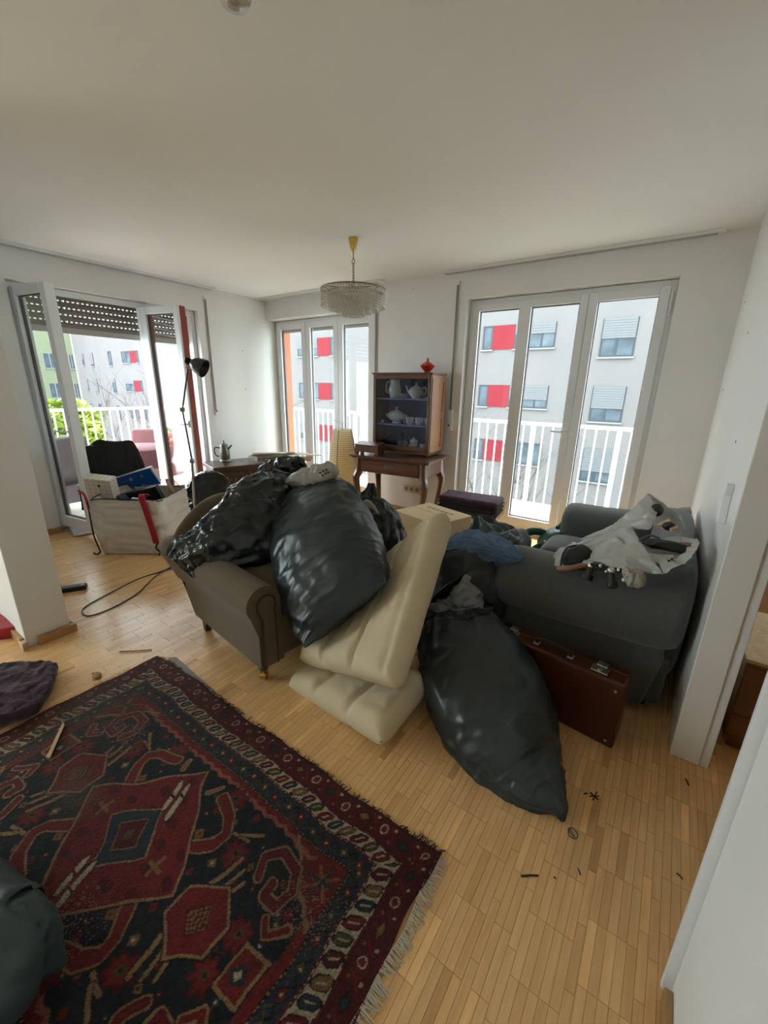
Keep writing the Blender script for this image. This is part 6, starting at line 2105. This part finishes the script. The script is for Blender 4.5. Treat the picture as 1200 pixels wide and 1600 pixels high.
    put(bl_ & (dm < .005), IVO)
    put((d > .198) & (d < .205), BLACK)
    put((d > .1995) & (d < .2035) & ((np.floor(s / .006) % 2) == 0), GOLD)
    put((d > .205) & (d < .210), RED)
    # selvedge
    put((dy < .008), (.016, .010, .012))
    # abrash, wear and grain
    gr = 1 + .22 * rg.standard_normal(gx.shape)
    low = 1 + .16 * np.sin(gx * 5 + 2 * np.sin(gy * 7)) + .10 * np.sin(gx * 83) * np.sin(gy * 61)
    C *= np.clip(gr * low, .35, 1.9)[..., None]
    wear = np.exp(-(((gx + .30) / .10) ** 2 + ((gy + .03) / .06) ** 2)) + .9 * np.exp(-(((gx - .04) / .05) ** 2 + ((gy - .425) / .035) ** 2)) + .6 * np.exp(-(((gx + .75) / .25) ** 2 + ((gy - .12) / .25) ** 2))
    wear = np.clip(wear * (.45 + .35 * rg.standard_normal(gx.shape)), 0, .55)[..., None]
    C = C * (1 - wear) + np.array((.11, .085, .062)) * wear
    C = np.clip((C * .92 + np.array((.040, .032, .028)) * .08) * .86, 0, 1)
    # uneven weave outline and slight waves
    zz0 = .010 + .0022 * np.sin(gx * 6 + 1) * np.sin(gy * 8) + .0012 * rg.standard_normal(gx.shape) * .5
    wob = .006 * np.sin(gx * 9) + .004 * np.sin(gx * 23)
    wob2 = .006 * np.sin(gy * 11 + 1) + .003 * np.sin(gy * 31)
    px = gx + cx + wob2 * (gx / HL)
    py = gy + cy + wob * (gy / HW)
    co = np.stack([px, py, zz0], -1).reshape(-1, 3)
    idx = np.arange(nx * ny).reshape(ny, nx)
    q = np.stack([idx[:-1, :-1], idx[:-1, 1:], idx[1:, 1:], idx[1:, :-1]], -1).reshape(-1, 4)
    me = bpy.data.meshes.new('pile')
    me.vertices.add(len(co))
    me.vertices.foreach_set('co', co.ravel())
    me.loops.add(q.size)
    me.loops.foreach_set('vertex_index', q.ravel())
    me.polygons.add(len(q))
    me.polygons.foreach_set('loop_start', np.arange(0, q.size, 4))
    me.update()
    at = me.color_attributes.new('knots', 'FLOAT_COLOR', 'POINT')
    at.data.foreach_set('color', np.concatenate([C.reshape(-1, 3), np.ones((nx * ny, 1))], 1).ravel())
    m, nt, bsdf = new_mat('knotted_wool')
    vc_ = nt.nodes.new('ShaderNodeVertexColor')
    vc_.layer_name = 'knots'
    nt.links.new(vc_.outputs[0], bsdf.inputs['Base Color'])
    bsdf.inputs['Roughness'].default_value = 0.95
    bsdf.inputs['Specular IOR Level'].default_value = 0.15
    bsdf.inputs['Sheen Weight'].default_value = 0.12
    tc = nt.nodes.new('ShaderNodeTexCoord')
    n2 = nt.nodes.new('ShaderNodeTexNoise')
    n2.inputs['Scale'].default_value = 420
    nt.links.new(tc.outputs['Object'], n2.inputs['Vector'])
    bp = nt.nodes.new('ShaderNodeBump')
    bp.inputs['Strength'].default_value = .5
    bp.inputs['Distance'].default_value = .003
    nt.links.new(n2.outputs['Fac'], bp.inputs['Height'])
    nt.links.new(bp.outputs[0], bsdf.inputs['Normal'])
    me.materials.append(m)
    root = thing('rug', 'dark red and navy hand-knotted rug with ivory border and fringed ends', 'rug', (0, 0, 0))
    o = bpy.data.objects.new('pile', me)
    COL.objects.link(o)
    o.parent = root
    MB().lohi((X0 + .012, Y0 + .012, .0005), (X1 - .012, Y1 - .012, .0075)).build('backing', M('rug_backing', (.12, .08, .06), .95, var=.1), root)
    # fringes
    FR = M('wool_fringe', (.50, .45, .36), .95, var=.15, vs=60)
    for nm, xe, sg, ln, mat in (('fringe', X1, 1, .038, FR), ('fringe', X0, -1, .018, FR)):
        fm = MB()
        n = 300 if sg > 0 else 160
        for i in range(n):
            y = Y0 + .008 + (Y1 - Y0 - .016) * i / (n - 1)
            L = ln * rg.uniform(.55, 1.25)
            j = rg.uniform(-.012, .012)
            wv = .006 * math.sin(y * 11 + 1) + .003 * math.sin(y * 31)
            x0 = xe + wv * sg - sg * .004
            fm.tube([(x0, y, .009), (x0 + sg * L * .4, y + j * .5, .007), (x0 + sg * L * .75, y + j, .004), (x0 + sg * L, y + j * 1.6, .0022)], [.0016, .0017, .0014, .0008], 3, cap=False)
        fm.build(nm, mat, root)['kind'] = 'stuff'
    # tufts along the long selvedge and at the corner
    tm = MB()
    for i in range(150):
        x = rg.uniform(X0, X1 - .0)
        L = rg.uniform(.006, .022) * (1.6 if x > -.46 else 1)
        tm.tube([(x, Y1 - .002 + .006 * math.sin((x - cx) * 9) + .004 * math.sin((x - cx) * 23), .008), (x + rg.uniform(-.01, .01), Y1 + L * .6, .006), (x + rg.uniform(-.014, .014), Y1 + L, .003)], [.0022, .0018, .0008], 3, cap=False)
    tm.build('selvedge_tufts', M('dark_tuft', (.035, .022, .022), .95, var=.3, vs=80), root)['kind'] = 'stuff'
    return root


rug()
bpy.context.view_layer.update()
